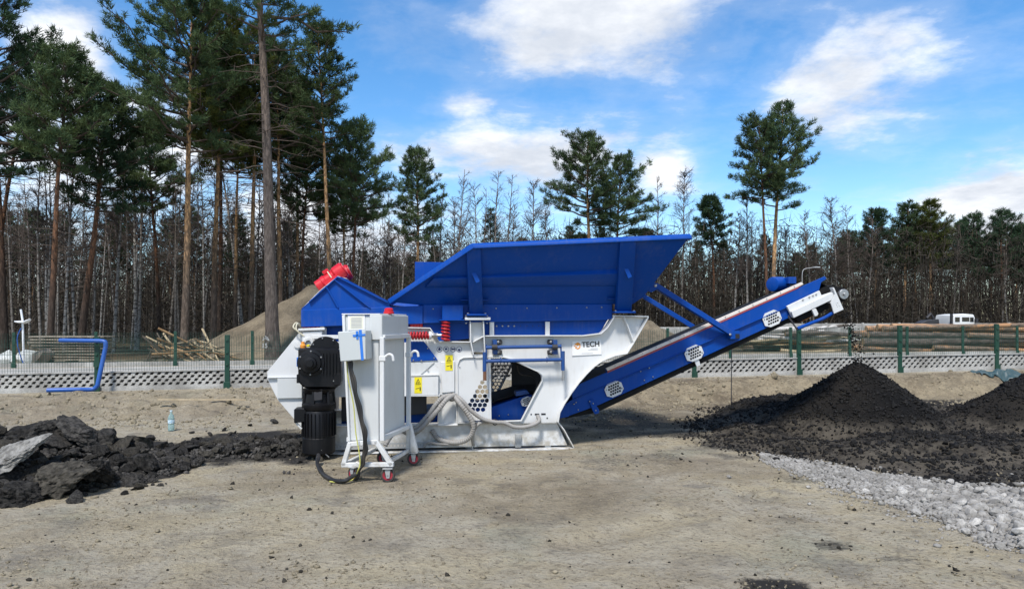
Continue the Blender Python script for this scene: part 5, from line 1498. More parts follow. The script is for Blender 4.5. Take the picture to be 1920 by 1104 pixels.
cp('tape', [(667, 620.5), (671.5, 620.5), (672, 636), (668, 636)], -.156, -.154, 'tape_blue', 0, jb, yo=-.156)
for px, py in ((638, 626), (642, 673)): pass
mb = MB(); q = C.p(729, 588.5, .35); mb.lathe([(.055, 0), (.055, .02), (.046, .025), (.046, .05), (.03, .062), (0, .064)], (q.x - .0, .35, zt_ + .012), (0, 0, 1), 24); mb.build('red_beacon', 'red', cart)
# stand: front A-frame
def cbar(a, b_, wd=.045, name='frame_bar', y2=None):
    p0 = C.p(*a); p1 = C.p(*b_)
    mb = MB(); mb.bar(p0, p1, wd, wd, up=(0, 1, 0)); return mb.build(name, 'white', cart, .004)
cbar((657, 832, .03), (708, 828, .03)); cbar((657, 829, .03), (644, 872, .03), name='leg'); cbar((705, 826, .03), (735, 872, .03), name='leg'); cbar((641, 871, .03), (738, 870, .03))
# right-hand side frame
fx = C.p(717, 640, .03).x
z_t = C.p(717, 632, .03).z; z_b = C.p(717, 826, .03).z; z_f = C.p(717, 872, .03).z
def b3(p0, p1, wd=.045, name='frame_bar'):
    mb = MB(); mb.bar(p0, p1, wd, wd, up=(1, 0, 0)); return mb.build(name, 'white', cart, .004)
b3((fx, .03, z_b), (fx, .03, z_t)); b3((fx, CD, z_f - .0), (fx, CD, z_t)); b3((fx, .05, z_t), (fx, CD - .02, z_t)); b3((fx, .05, z_b + .02), (fx, CD - .02, z_b + .02)); b3((fx + .0, .05, z_f), (fx, CD - .02, z_f), .04)
lx = C.p(652, 830, .03).x
b3((lx, .05, z_b), (lx, CD - .02, z_b)); b3((lx, CD, z_f), (lx, CD, z_b)); b3((lx - .03, CD, z_f), (fx + .03, CD, z_f)); b3((lx - .03, .05, z_f), (lx - .03, CD - .02, z_f), .04)
mb = MB(); mb.prism([(0, 0), (.06, 0), (.06, -.02), (.015, -.22), (0, -.22)], -.0, .0)
# rear splayed foot plate
mb = MB(); mb.loft([(fx + .025, CD - .03, z_b + .05), (fx + .025, CD + .03, z_b + .05), (fx + .025, CD + .03, z_f - .02), (fx + .025, CD - .03, z_f - .02)], [(fx + .03, CD - .03, z_b + .05), (fx + .03, CD + .03, z_b + .05), (fx + .11, CD + .03, z_f - .02), (fx + .11, CD - .03, z_f - .02)]); mb.build('foot_plate', 'white', cart, .003)
for yy_ in (.03, CD):
    mb = MB(); mb.tube(catmull([(fx, yy_, C.p(717, 668, .03).z), (fx + .03, yy_, C.p(717, 668, .03).z), (fx + .07, yy_, C.p(717, 664, .03).z), (fx + .105, yy_, C.p(717, 667, .03).z), (fx + .115, yy_, C.p(717, 676, .03).z)], 6), .014, 8); mb.build('hook', 'white', cart)
    mb = MB(); zz1 = C.p(717, 671, .03).z; mb.box(fx - .03, fx + .04, yy_ - .03, yy_ + .03, zz1 - .03, zz1 + .02); mb.build('hook_clamp', 'white', cart, .004)
# casters
def caster(x, y, rot):
    r_ = .072
    cs = empty('caster', (x, y, 0), rot); cs.parent = cart
    zt2 = z_f - .022
    mb = MB(); mb.box(-.05, .05, -.05, .05, zt2 - .008, zt2); mb.cyl((0, 0, zt2 - .025), (0, 0, zt2 - .008), .035, n=16)
    for s_ in (-1, 1): mb.prism([(-.028, zt2 - .02), (.028, zt2 - .02), (.02, r_ - .03), (-.012, r_ - .03)], s_ * .032 - .003, s_ * .032 + .003)
    mb.build('fork', 'galv', cs, .002)
    prof = [(r_ * .68, -.020), (r_ * .92, -.024), (r_, -.014), (r_, .014), (r_ * .92, .024), (r_ * .68, .020)]
    wh = MB().lathe(prof, (0, 0, r_), (0, 1, 0), 28).build('wheel', 'rubber', cs)
    MB().lathe([(0, -.027), (.016, -.027), (.018, -.018), (r_ * .70, -.024), (r_ * .70, .024), (.018, .018), (.016, .027), (0, .027)], (0, 0, r_), (0, 1, 0), 24).build('rim', 'wheel_red', wh)
    MB().cyl((0, -.04, r_), (0, .04, r_), .008, n=8).build('axle', 'steel', cs)
xr = C.p(727, 890, .03).x; xl = C.p(664, 890, .03).x
caster(xr, .03, .25); caster(xl, .03, -.5); caster(fx + .06, CD, .15); caster(xl, CD, .4)
# cables hanging from the junction box and running to the motor
def wpt(px, py, yo): return C.p(px, py, yo)
def gpt(px, py, z=.025):
    x, y = G(px, py, z); v = Vector((x, y, z)) - C.o; return Vector((v.dot(C.x), v.dot(C.y), z))
cabp = [wpt(655, 677, -.06), wpt(659, 700, -.07), wpt(667, 740, -.08), wpt(677, 785, -.08), wpt(684, 820, -.07), wpt(683, 850, -.05), wpt(677, 872, -.04), wpt(666, 888, -.03), gpt(645, 901, .035), gpt(620, 898, .03), gpt(603, 885, .03), gpt(595, 868, .04), gpt(597, 852, .10)]
mb = MB(); mb.tube(catmull(cabp, 8), .021, 10); mb.build('power_cable', 'cable', cart)
mb = MB(); mb.tube([p_ + Vector((.02 + .008 * math.sin(i * .7), -.012, .006)) for i, p_ in enumerate(catmull(cabp, 8))], .014, 8); mb.build('power_cable', 'cable', cart)
mb = MB(); mb.tube(catmull([wpt(650, 677, -.05), wpt(653, 710, -.06), wpt(663, 760, -.05), wpt(667, 810, -.06), wpt(673, 845, -.07), wpt(675, 868, -.08), wpt(671, 882, -.09), gpt(662, 898, .02), gpt(640, 904, .015), gpt(618, 902, .02)], 8), .006, 6); mb.build('earth_wire', 'wire_yellow', cart)
mb = MB(); mb.bar(C.p(667, 868, -.03), C.p(677, 874, -.05), .03, .05); mb.build('rag', 'white', cart, .006)

# ================================================================== TREES
def tubes_np(polys, sides):
    """polys: list of (points Nx3, radii N); returns V, quads"""
    Vs = []; Qs = []; k = 0
    ang = np.arange(sides) * 2 * np.pi / sides
    ca, sa = np.cos(ang), np.sin(ang)
    for P_, R_ in polys:
        P_ = np.asarray(P_); n = len(P_)
        d = np.gradient(P_, axis=0); d /= np.maximum(np.linalg.norm(d, axis=1)[:, None], 1e-9)
        u = np.where(np.abs(d[:, 2:3]) < .8, np.array([[0, 0, 1.0]]), np.array([[1.0, 0, 0]]))
        a = np.cross(d, u); a /= np.maximum(np.linalg.norm(a, axis=1)[:, None], 1e-9)
        b_ = np.cross(a, d)
        V = P_[:, None, :] + (a[:, None, :] * ca[None, :, None] + b_[:, None, :] * sa[None, :, None]) * np.asarray(R_)[:, None, None]
        Vs.append(V.reshape(-1, 3))
        i = np.arange(n - 1)[:, None] * sides; j = np.arange(sides)[None]; j2 = (j + 1) % sides
        Qs.append(np.stack([i + j, i + j2, i + sides + j2, i + sides + j], -1).reshape(-1, 4) + k)
        k += n * sides
    return np.concatenate(Vs), np.concatenate(Qs)
def trunk_path(rng, H, lean, n=16, wob=.10):
    t = np.linspace(0, 1, n)
    ph = rng.uniform(0, 6.28, 4)
    x = lean[0] * t ** 1.15 + wob * (np.sin(t * 4.2 + ph[0]) - math.sin(ph[0])) * t + wob * .4 * np.sin(t * 11 + ph[1]) * t
    y = lean[1] * t + wob * (np.sin(t * 3.7 + ph[2]) - math.sin(ph[2])) * t
    return t, np.stack([x, y, t * H], 1)
def tufts_mesh(P_, D_, S_, rng, blades=13):
    """needle bunches: narrow triangles fanning round a twig end"""
    n = len(P_)
    P_ = np.asarray(P_); D_ = np.asarray(D_); S_ = np.asarray(S_)
    r = rng.normal(size=(n, blades, 3)); r /= np.linalg.norm(r, axis=2)[:, :, None]
    dr = r * .95 + D_[:, None, :] * .75
    dr /= np.linalg.norm(dr, axis=2)[:, :, None]
    L = S_[:, None] * rng.uniform(.6, 1.2, (n, blades))
    side = np.cross(dr, rng.normal(size=(n, blades, 3))); side /= np.maximum(np.linalg.norm(side, axis=2)[:, :, None], 1e-9)
    base = P_[:, None, :] + dr * (L * .05)[:, :, None] + rng.normal(size=(n, blades, 3)) * (S_ * .22)[:, None, None]
    wd = (L * .085)[:, :, None]
    V = np.stack([base - side * wd, base + side * wd, base + dr * L[:, :, None]], 2).reshape(-1, 3)
    T = np.arange(len(V)).reshape(-1, 3)
    return V, T
def pine_data(seed, H, cb, R, lean=(0, 0), tr=.16, nb=58, dead=18, blades=12, tuft=.20, oneside=0.0, spruce=False, dens=1.0, sides=10):
    rng = np.random.RandomState(seed)
    t, P_ = trunk_path(rng, H, lean)
    rad = tr * (1 - .86 * t ** 1.1) + tr * .35 * np.exp(-t * 28)
    trunk = tubes_np([(P_, rad)], sides)
    def on(tt): return np.array([np.interp(tt, t, P_[:, i]) for i in range(3)])
    limbs = []; twigs = []; tp = []; td = []; ts = []
    for k in range(nb):
        u = (k + rng.uniform(0, 1)) / nb
        u = u ** (.9)
        tt = cb + (1 - cb) * u * .985
        az = k * 2.39996 + rng.uniform(-.5, .5)
        if spruce: L = R * (1 - u) ** .95 * rng.uniform(.8, 1.1) + .15; elv = -.15 + .5 * u
        else:
            L = R * (1 - u ** 1.7) ** .7 * (.5 + .5 * min(1, u * 4 + .25)) * rng.uniform(.45, 1.2) + .25
            elv = .05 + .75 * u + rng.uniform(-.15, .2)
        if oneside: L *= 1 + oneside * math.cos(az)
        d = np.array([math.cos(az) * math.cos(elv), math.sin(az) * math.cos(elv), math.sin(elv)])
        p0 = on(tt); m_ = 6
        s = np.linspace(0, 1, m_)
        bend = rng.uniform(-.10, .28)
        B = p0 + d[None] * (L * s)[:, None] + np.array([0, 0, 1.0])[None] * (bend * L * s ** 2)[:, None]
        B += rng.normal(size=(m_, 3)) * (.035 * L * s)[:, None]
        r0 = min(tr * .45 * (1 - .7 * u), .018 + .016 * L)
        limbs.append((B, r0 * (1 - .8 * s) + .004))
        ns = int((4 + L * 4.2) * dens)
        for j in range(ns):
            sj = .28 + .72 * (j + rng.uniform(0, 1)) / ns
            q = np.array([np.interp(sj, s, B[:, i]) for i in range(3)])
            a2 = az + rng.choice([-1, 1]) * rng.uniform(.4, 1.35)
            e2 = elv * .4 + rng.uniform(.0, .75)
            d2 = np.array([math.cos(a2) * math.cos(e2), math.sin(a2) * math.cos(e2), math.sin(e2)])
            L2 = (.22 + .26 * L * (1.1 - sj)) * rng.uniform(.6, 1.25)
            q2 = q + d2 * L2
            twigs.append((np.stack([q, (q + q2) / 2 + rng.normal(size=3) * .03, q2]), np.array([.010, .007, .004])))
            nt = max(2, int(L2 / .13))
            for h_ in range(nt):
                f_ = .35 + .65 * (h_ + 1) / nt
                tp.append(q + d2 * L2 * f_ + rng.normal(size=3) * .05); td.append(d2 + np.array([0, 0, .55])); ts.append(tuft * rng.uniform(.75, 1.25))
        tp.append(B[-1]); td.append(d + np.array([0, 0, .5])); ts.append(tuft * 1.2)
    for k in range(dead):
        tt = cb * rng.uniform(.45, 1.05); az = rng.uniform(0, 6.28); L = R * rng.uniform(.25, .8); elv = rng.uniform(-.25, .25)
        d = np.array([math.cos(az) * math.cos(elv), math.sin(az) * math.cos(elv), math.sin(elv)])
        s = np.linspace(0, 1, 5); p0 = on(tt)
        B = p0 + d[None] * (L * s)[:, None] + np.array([0, 0, -1.0])[None] * (.12 * L * s ** 2)[:, None] + rng.normal(size=(5, 3)) * (.05 * L * s)[:, None]
        twigs.append((B, .020 * (1 - .8 * s) + .003))
        for j in range(4):
            sj = rng.uniform(.3, .95); q = np.array([np.interp(sj, s, B[:, i]) for i in range(3)])
            d2 = d * .6 + rng.normal(size=3) * .5; q2 = q + d2 * L * .3
            twigs.append((np.stack([q, q2]), np.array([.009, .003])))
    lv = tubes_np(limbs, 5); tv = tubes_np(twigs, 3)
    LV = np.concatenate([lv[0], tv[0]]); LQ = np.concatenate([lv[1], tv[1] + len(lv[0])])
    fol = tufts_mesh(tp, td, ts, rng, blades)
    return trunk, (LV, LQ), fol
def pine_meshes(name, **kw):
    tr_, lb, fo = pine_data(**kw)
    return (mesh_np(name + '_trunk', tr_[0], None, tr_[1], True), mesh_np(name + '_branches', lb[0], None, lb[1], True), mesh_np(name + '_needles', fo[0], fo[1]))
def put_tree(name, parts, mats, loc, rz=0, sc=1.0, label=None, group=None, cat='tree', names=('trunk', 'branches', 'crown')):
    o = empty(name, loc, rz); o.scale = (sc, sc, sc)
    for nm, me, m_ in zip(names, parts, mats):
        c_ = bpy.data.objects.new(nm, me)
        if len(me.materials) == 0: me.materials.append(MATS[m_])
        COL.objects.link(c_); c_.parent = o
        if nm != 'trunk': c_['kind'] = 'stuff'
        if me.materials[0] != MATS[m_]:
            c_.material_slots[0].link = 'OBJECT'; c_.material_slots[0].material = MATS[m_]
    tag(o, label, cat, group)
    return o
def gz(x, y): return H1(x, y)
# pines one can pick out: foot column, top column/row, distance, crown base (row), crown half-width px, trunk r, look, label
PINES = [
 # fx,  tx,  ty,   d, crown_y, halfw, tr, bark, leaf, seed, oneside, label
 (8, -20, -60, 31, 330, 130, .19, 'pine_bark_dark', 'needles_dark', 1, .0, 'tall dark pine cut off by the left edge of the photo'),
 (-25, 62, 90, 36, 330, 85, .15, 'pine_bark_dark', 'needles_dark', 2, .0, 'leaning dark pine second from the left edge'),
 (93, 128, 105, 30, 320, 92, .145, 'pine_bark_dark', 'needles', 3, .0, 'pine with reddish leaning trunk between lamp pole and plank stack'),
 (150, 205, 165, 32, 395, 98, .17, 'pine_bark_dark', 'needles_dark', 4, .1, 'dark trunked pine right behind the stacked planks'),
 (345, 372, -30, 33, 285, 150, .18, 'pine_bark', 'needles', 5, -.2, 'big pine with pinkish leaning trunk left of the brushwood pile'),
 (400, 407, 10, 35, 320, 112, .15, 'pine_bark', 'needles_olive', 6, .0, 'pine with straight yellowish trunk above the brushwood pile'),
 (410, 422, 90, 42, 300, 105, .15, 'pine_bark_dark', 'needles', 7, .0, 'thinner dark pine just right of the yellowish trunk'),
 (470, 474, 60, 38, 290, 95, .15, 'pine_bark', 'needles', 8, .0, 'slim orange trunked pine left of the thickest trunk'),
 (512, 474, -330, 28.5, 95, 125, .25, 'pine_bark_grey', 'needles', 9, .35, 'thickest pine with grey trunk marked with a chalk number'),
 (529, 508, 95, 37, 300, 88, .14, 'pine_bark', 'needles', 10, .0, 'kinked orange trunked pine right of the thickest trunk'),
 (622, 604, 48, 36, 285, 62, .13, 'pine_bark', 'needles', 11, .0, 'tall slim orange pine rising behind the red motors'),
 (440, 452, 170, 40, 330, 75, .12, 'pine_bark', 'needles_olive', 31, .0, 'slender pine half hidden between orange and grey trunks'),
 (560, 548, 150, 41, 330, 60, .11, 'pine_bark', 'needles', 32, .0, 'slender pine above the crest of the sand mound'),
 (300, 285, 215, 40, 400, 80, .12, 'pine_bark_dark', 'needles', 33, .0, 'middling pine in the gap left of the pinkish trunk'),
 (556, 588, 270, 40, 410, 62, .11, 'pine_bark_dark', 'needles', 12, .0, 'small leaning pine on the sand mound'),
 (660, 662, 235, 39, 420, 72, .11, 'pine_bark_dark', 'needles', 13, .15, 'bushy pine behind the blue feeder left of the hopper'),
 (652, 640, 300, 42, 440, 55, .11, 'pine_bark', 'needles', 14, .0, 'lower pine twin beside the bushy one behind the feeder'),
 (783, 778, 282, 46, 455, 52, .13, 'pine_bark', 'needles', 15, .0, 'lone pointed pine with orange trunk above the feeder end'),
 (1108, 1104, 257, 55, 425, 84, .20, 'pine_bark', 'needles', 17, -.15, 'broad crowned pine rising behind the middle of the hopper'),
 (1152, 1160, 298, 57, 450, 70, .17, 'pine_bark_dark', 'needles', 18, .15, 'pine standing close right of the broad crowned one'),
 (1440, 1425, 228, 54, 375, 64, .15, 'pine_bark_dark', 'needles', 19, -.2, 'left trunk of the tall pine pair above the conveyor'),
 (1447, 1466, 196, 54.5, 392, 72, .20, 'pine_bark', 'needles', 20, .15, 'right orange trunk of the tall pine pair above the conveyor'),
 (1340, 1334, 372, 60, 465, 38, .13, 'pine_bark_dark', 'needles_dark', 21, .0, 'shorter pine between hopper end and the tall pair'),
 (1640, 1645, 397, 66, 500, 36, .15, 'pine_bark', 'needles_dark', 22, .0, 'dense dark pine first left of the right hand group'),
 (1695, 1704, 383, 68, 500, 40, .16, 'pine_bark', 'needles', 23, .0, 'brownish pine in the middle of the right hand group'),
 (1745, 1742, 381, 67, 500, 42, .16, 'pine_bark', 'needles_olive', 24, .0, 'flat topped pine above the white truck cab'),
 (1806, 1822, 405, 72, 530, 44, .17, 'pine_bark_dark', 'needles_dark', 25, .0, 'dark pine right of the flat topped one'),
 (1880, 1882, 398, 70, 530, 52, .18, 'pine_bark_dark', 'needles_dark', 26, .0, 'broad dark pine near the right edge'),
 (1935, 1940, 415, 70, 540, 45, .17, 'pine_bark_dark', 'needles_dark', 27, .0, 'dark pine cut off by the right edge'),
]
BG = []
for (fx_, tx_, ty_, d, cy__, hw, tr_, bark, leaf, seed, one, lab) in PINES:
    x = (fx_ - 960) * d / F; z0 = gz(x, d)
    top = W(tx_, ty_, d); H_ = top.z - z0
    cbf = (W(0, cy__, d).z - z0) / H_
    far_ = d > 50
    me = pine_meshes('pine', seed=seed, H=H_, cb=max(.2, cbf), R=hw * d / F, lean=(top.x - x, 0), tr=tr_, nb=(50 if far_ else 64), dead=(12 if far_ else (60 if seed == 9 else 30)),
                     blades=(12 if far_ else 14), tuft=(.27 if far_ else .21), oneside=one, dens=(1.1 if far_ else 1.22))
    put_tree('pine_tree', me, (bark, 'dead_twig' if not far_ else 'dead_twig', leaf), (x, d, z0 - .1), 0, 1, lab)
    BG.append(me)
# the small spruce peeping over the hopper
d = 60; x = (921 - 960) * d / F; z0 = gz(x, d); H_ = W(0, 391, d).z - z0
me = pine_meshes('spruce', seed=40, H=H_, cb=.15, R=1.35, tr=.12, nb=70, dead=0, blades=10, tuft=.25, spruce=True)
put_tree('spruce_tree', me, ('pine_bark_dark', 'dead_twig', 'needles_dark'), (x, d, z0), 0, 1, 'small dark pointed spruce peeping over the hopper rim')

# bare birches
def birch_meshes(name, seed, H=10.5, tr=.075, R=1.6, cb=.42, nb=44, sub=9, rt=.009, fork=False):
    rng = np.random.RandomState(seed)
    t, P_ = trunk_path(rng, H, (rng.uniform(-.5, .5), rng.uniform(-.3, .3)), 14, .12)
    trunk = tubes_np([(P_, tr * (1 - .9 * t) + .008)], 7)
    tw = []
    def on(tt): return np.array([np.interp(tt, t, P_[:, i]) for i in range(3)])
    for k in range(nb):
        u = rng.uniform(0, 1) ** .85; tt = cb + (1 - cb) * u * .98
        az = rng.uniform(0, 6.28); elv = rng.uniform(.55, 1.15)
        L = R * (1.05 - .75 * u) * rng.uniform(.6, 1.2)
        d = np.array([math.cos(az) * math.cos(elv), math.sin(az) * math.cos(elv), math.sin(elv)])
        s = np.linspace(0, 1, 5); p0 = on(tt)
        B = p0 + d[None] * (L * s)[:, None] + rng.normal(size=(5, 3)) * (.05 * L * s)[:, None]
        B[:, 2] -= .12 * L * s ** 2
        tw.append((B, rt * 1.8 * (1 - .75 * s) + .003))
        for j in range(sub):
            sj = rng.uniform(.2, 1); q = np.array([np.interp(sj, s, B[:, i]) for i in range(3)])
            d2 = d * .7 + rng.normal(size=3) * .45; L2 = L * rng.uniform(.2, .5)
            q1 = q + d2 * L2 * .5; q2 = q + d2 * L2 + np.array([0, 0, -.12 * L2])
            tw.append((np.stack([q, q1, q2]), np.array([rt * .8, rt * .6, rt * .35])))
            d3 = d2 * .6 + rng.normal(size=3) * .5
            tw.append((np.stack([q1, q1 + d3 * L2 * .5]), np.array([rt * .55, rt * .3])))
    tv = tubes_np(tw, 3)
    return mesh_np(name + '_trunk', trunk[0], None, trunk[1], True), mesh_np(name + '_twigs', tv[0], None, tv[1])
BIR = [birch_meshes('birch', 500 + i, H=10 + (i % 3) * .8, tr=.065 + .012 * (i % 3), R=1.3 + .25 * (i % 3), cb=.38 + .04 * (i % 3)) for i in range(6)]
BIRT = [birch_meshes('birch_thin', 520 + i, H=9.5 + (i % 2), tr=.05, R=1.1, cb=.5, nb=26, sub=6) for i in range(4)]
nb_n = ('trunk', 'twigs')
# birches one can name: column, top row, distance
for i, (px, ty_, d, lab) in enumerate([(1000, 342, 58, 'rounded bare tree left of the broad crowned pine'), (850, 375, 58, 'bare birch just right of the lone pointed pine'), (1240, 330, 62, 'bare birch left of the pale cloud behind the hopper end'),
        (1277, 322, 62, 'tall bare birch right above the hopper end'), (1402, 345, 56, 'bare birch just left of the tall pine pair'), (1572, 372, 60, 'wide bare birch standing alone above the conveyor head'),
        (1520, 400, 62, 'bare birch right of the tall pine pair'), (1625, 410, 64, 'slim bare birch left of the right hand pines'), (960, 385, 60, 'low bare tree between spruce and rounded bare tree'), (1030, 370, 61, 'bare tree touching the broad crowned pine from the left'),
        (255, 190, 40, 'bare birch reaching into the cloud between the left pines'), (720, 420, 44, 'bare birch between bushy pine and lone pointed pine'), (1480, 430, 58, 'low bare birch at the foot of the tall pine pair'), (1375, 400, 58, 'thin white birch left of the tall pair')]):
    x = (px - 960) * d / F; z0 = gz(x, d); H_ = W(0, ty_, d).z - z0
    dense = i in (0, 5, 3)
    me = birch_meshes('birch_named', 540 + i, H=H_, tr=.10, R=(2.3 if dense else 1.6), cb=.36, nb=(80 if dense else 52), sub=11, rt=.013)
    put_tree('birch_tree', me, ('birch_bark', 'birch_twig'), (x, d, z0), 0, 1, lab, names=nb_n)
# thickets of look-alike birches
rng = random.Random(77)
def rows(n, x0, x1, d0, d1, set_, lab, grp, sc=(.8, 1.15), lean=.05):
    for k in range(n):
        px = x0 + (x1 - x0) * (k + rng.uniform(.0, 1.0)) / n; d = rng.uniform(d0, d1)
        x = (px - 960) * d / F; o = put_tree('birch_tree', rng.choice(set_), ('birch_bark', 'birch_twig'), (x, d, gz(x, d) - .05), rng.uniform(0, 6.28), rng.uniform(*sc), lab + (', in the nearest rows' if d < d0 + (d1 - d0) * .33 else (', in the middle rows' if d < d0 + (d1 - d0) * .66 else ', in the deepest rows')), grp, names=nb_n)
        o.rotation_euler = (rng.gauss(0, lean), rng.gauss(0, lean), o.rotation_euler.z)
rows(70, -30, 560, 36, 60, BIR + BIRT, 'slim bare birch in the dense wood on the left', 'birches in the left wood')
rows(26, 540, 960, 44, 66, BIR + BIRT, 'slim bare birch in the wood behind the feeder', 'birches behind the feeder')
rows(64, 1190, 1960, 60, 84, BIR + BIRT, 'slim bare birch in the far wood on the right', 'birches in the right wood', (.7, 1.0))
# look-alike pines filling the far edge of the wood
def fill_pines(n, x0, x1, d0, d1, topy, lab, grp, dark=True):
    srcs = [BG[i] for i in (2, 5, 7, 10, 15, 16, 20, 21, 23, 24)]
    for k in range(n):
        px = x0 + (x1 - x0) * (k + rng.uniform(.1, .9)) / n; d = rng.uniform(d0, d1); x = (px - 960) * d / F; z0 = gz(x, d)
        src = rng.choice(srcs); Hs = max(v.co.z for v in src[0].vertices)
        H_ = W(0, topy + rng.uniform(-14, 26), d).z - z0
        put_tree('pine_tree', src, ('pine_bark' if rng.random() < .5 else 'pine_bark_dark', 'dead_twig', rng.choice(['needles_dark', 'needles', 'needles_dark'])), (x, d, z0 - .1), rng.uniform(0, 6.28), H_ / Hs, lab, grp)
fill_pines(18, 1570, 1960, 72, 88, 425, 'dark pine in the closed tree line on the right', 'pines in the right tree line')
fill_pines(9, 1200, 1590, 72, 90, 455, 'low dark pine in the wood behind the conveyor', 'pines behind the conveyor')
fill_pines(9, 960, 1220, 72, 90, 440, 'low dark pine in the wood behind the hopper', 'pines behind the hopper')
fill_pines(8, 560, 960, 60, 85, 470, 'low dark pine in the wood behind the feeder', 'pines behind the feeder')
fill_pines(9, -40, 560, 50, 70, 395, 'dark pine deep in the left wood', 'pines deep in the left wood')

# the far wood that reads as one dark mass: stems, twigs and brush
nr = np.random.RandomState(55)
Vs = []; Qs = []; k = 0
polys = []
N = 4200
for i in range(N):
    az = nr.uniform(-.80, .80); d = nr.uniform(58, 120) if az > -.28 else nr.uniform(48, 105)
    x = math.tan(az) * d; Hh = nr.uniform(3.5, 9.0) * (1.0 if d < 85 else 1.15); r_ = nr.uniform(.03, .09)
    lx_, ly_ = nr.normal(0, .35, 2)
    polys.append((np.array([[x, d, .3], [x + lx_ * .4, d + ly_ * .4, .3 + Hh * .5], [x + lx_, d + ly_, .3 + Hh]]), np.array([r_, r_ * .75, r_ * .25])))
V1, Q1 = tubes_np(polys, 4)
NT_ = 280000
az = nr.uniform(-.80, .80, NT_); d = nr.uniform(56, 125, NT_); d = np.where(az < -.28, d - 9, d); x = np.tan(az) * d
z = .3 + nr.beta(1.1, 1.5, NT_) * 9.5
dr = nr.normal(size=(NT_, 3)); dr[:, 2] = np.abs(dr[:, 2]) * 1.3; dr /= np.linalg.norm(dr, axis=1)[:, None]
L = nr.uniform(.4, 1.5, NT_); wd = nr.uniform(.012, .045, NT_)
sd_ = np.cross(dr, nr.normal(size=(NT_, 3))); sd_ /= np.linalg.norm(sd_, axis=1)[:, None]
p0 = np.stack([x, d, z], 1)
V2 = np.stack([p0 - sd_ * wd[:, None], p0 + sd_ * wd[:, None], p0 + dr * L[:, None]], 1).reshape(-1, 3)
T2 = np.arange(len(V2)).reshape(-1, 3) + len(V1)
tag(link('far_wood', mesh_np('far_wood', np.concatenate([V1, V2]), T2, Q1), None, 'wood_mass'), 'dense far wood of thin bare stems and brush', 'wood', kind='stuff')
# undergrowth twigs nearer on the left
NT_ = 26000
az = nr.uniform(-.70, .05, NT_); d = nr.uniform(36, 60, NT_); x = np.tan(az) * d; z = .25 + nr.beta(1, 2.6, NT_) * 7
dr = nr.normal(size=(NT_, 3)); dr[:, 2] = np.abs(dr[:, 2]); dr /= np.linalg.norm(dr, axis=1)[:, None]
L = nr.uniform(.3, 1.1, NT_); wd = nr.uniform(.005, .014, NT_)
sd_ = np.cross(dr, nr.normal(size=(NT_, 3))); sd_ /= np.linalg.norm(sd_, axis=1)[:, None]
p0 = np.stack([x, d, z], 1)
V2 = np.stack([p0 - sd_ * wd[:, None], p0 + sd_ * wd[:, None], p0 + dr * L[:, None]], 1).reshape(-1, 3)
tag(link('undergrowth', mesh_np('undergrowth', V2, np.arange(len(V2)).reshape(-1, 3)), None, 'twig'), 'thin brown twigs of undergrowth among the left trees', 'undergrowth', kind='stuff')

# chalk number on the thick trunk
pk = [o for o in COL.objects if o.get('label', '').startswith('thickest pine')][0]
tm = text_mesh('15', .24); tm.materials.clear()
tp_ = W(500, 646, 28.5)
o = link('chalk_number', tm, pk, 'galv', loc=(W(498, 649, 28.5).x - pk.location.x, -.46, W(0, 651, 28.5).z - pk.location.z), rot=(math.pi / 2, 0, 0))
mb = MB(); q = W(507, 637, 28.5) - pk.location; q.y = -.46
for a_, b_ in (((-.12, .10), (.12, -.02)), ((-.05, .16), (.10, .02)), ((-.15, .0), (.05, .12))): mb.bar(q + Vector((a_[0], 0, a_[1])), q + Vector((b_[0], 0, b_[1])), .012, .03)
mb.build('chalk_cross', 'galv', pk)

# ================================================================== THINGS BEYOND THE FENCES
# sand mounds
def mound(name, cx_, cy_, rx, ry, hh, seed, label):
    gx, gy = np.meshgrid(np.linspace(-1.15, 1.15, 56), np.linspace(-1.15, 1.15, 40))
    r = np.sqrt(gx ** 2 + gy ** 2) + .12 * fbm(gx * 2.1, gy * 2.1, 0, 4, seed)
    z = hh * np.clip(1 - r, 0, 1) ** .9 + .30 * fbm(gx * 5, gy * 5, 0, 5, seed + 3, .65) * np.clip(1.1 - r, 0, 1) - .2 * sst(.95, 1.1, r)
    X = cx_ + gx * rx; Y = cy_ + gy * ry
    ii = np.arange(gx.size).reshape(gx.shape); qq = np.stack([ii[:-1, :-1], ii[:-1, 1:], ii[1:, 1:], ii[1:, :-1]], -1).reshape(-1, 4)
    o = link(name, mesh_np(name, np.stack([X, Y, z + hgt(X, Y)], -1).reshape(-1, 3), None, qq, True), None, 'sand'); tag(o, kind='structure')
mound('sand_mound', -8.9, 33.0, 5.4, 4.0, 3.1, 3, '')
mound('sand_heap', W(1196, 640, 33).x, 33.0, 2.9, 2.5, 1.6, 7, '')

# stack of planks
st = empty('plank_stack', (*W(132, 0, 27.0).xy, gz(W(132, 0, 27).x, 27.0)))
tag(st, 'stack of weathered planks behind the far fence at left', 'plank stack')
rng = random.Random(4)
for i in range(9):
    mb = MB(); z = .1 + i * .105; wd_ = 1.28 + rng.uniform(-.08, .12); mb.box(-wd_, wd_, -.3 + rng.uniform(-.05, .05), .5, z, z + .055); mb.build('plank', 'plank', st, .006, rot=(0, rng.uniform(-.008, .008), rng.uniform(-.03, .03)))
for xx_ in (-.9, 0, .9):
    mb = MB(); mb.box(xx_ - .05, xx_ + .05, -.22, .42, 0, .1 + 8 * .105); mb.build('spacer', 'plank', st)
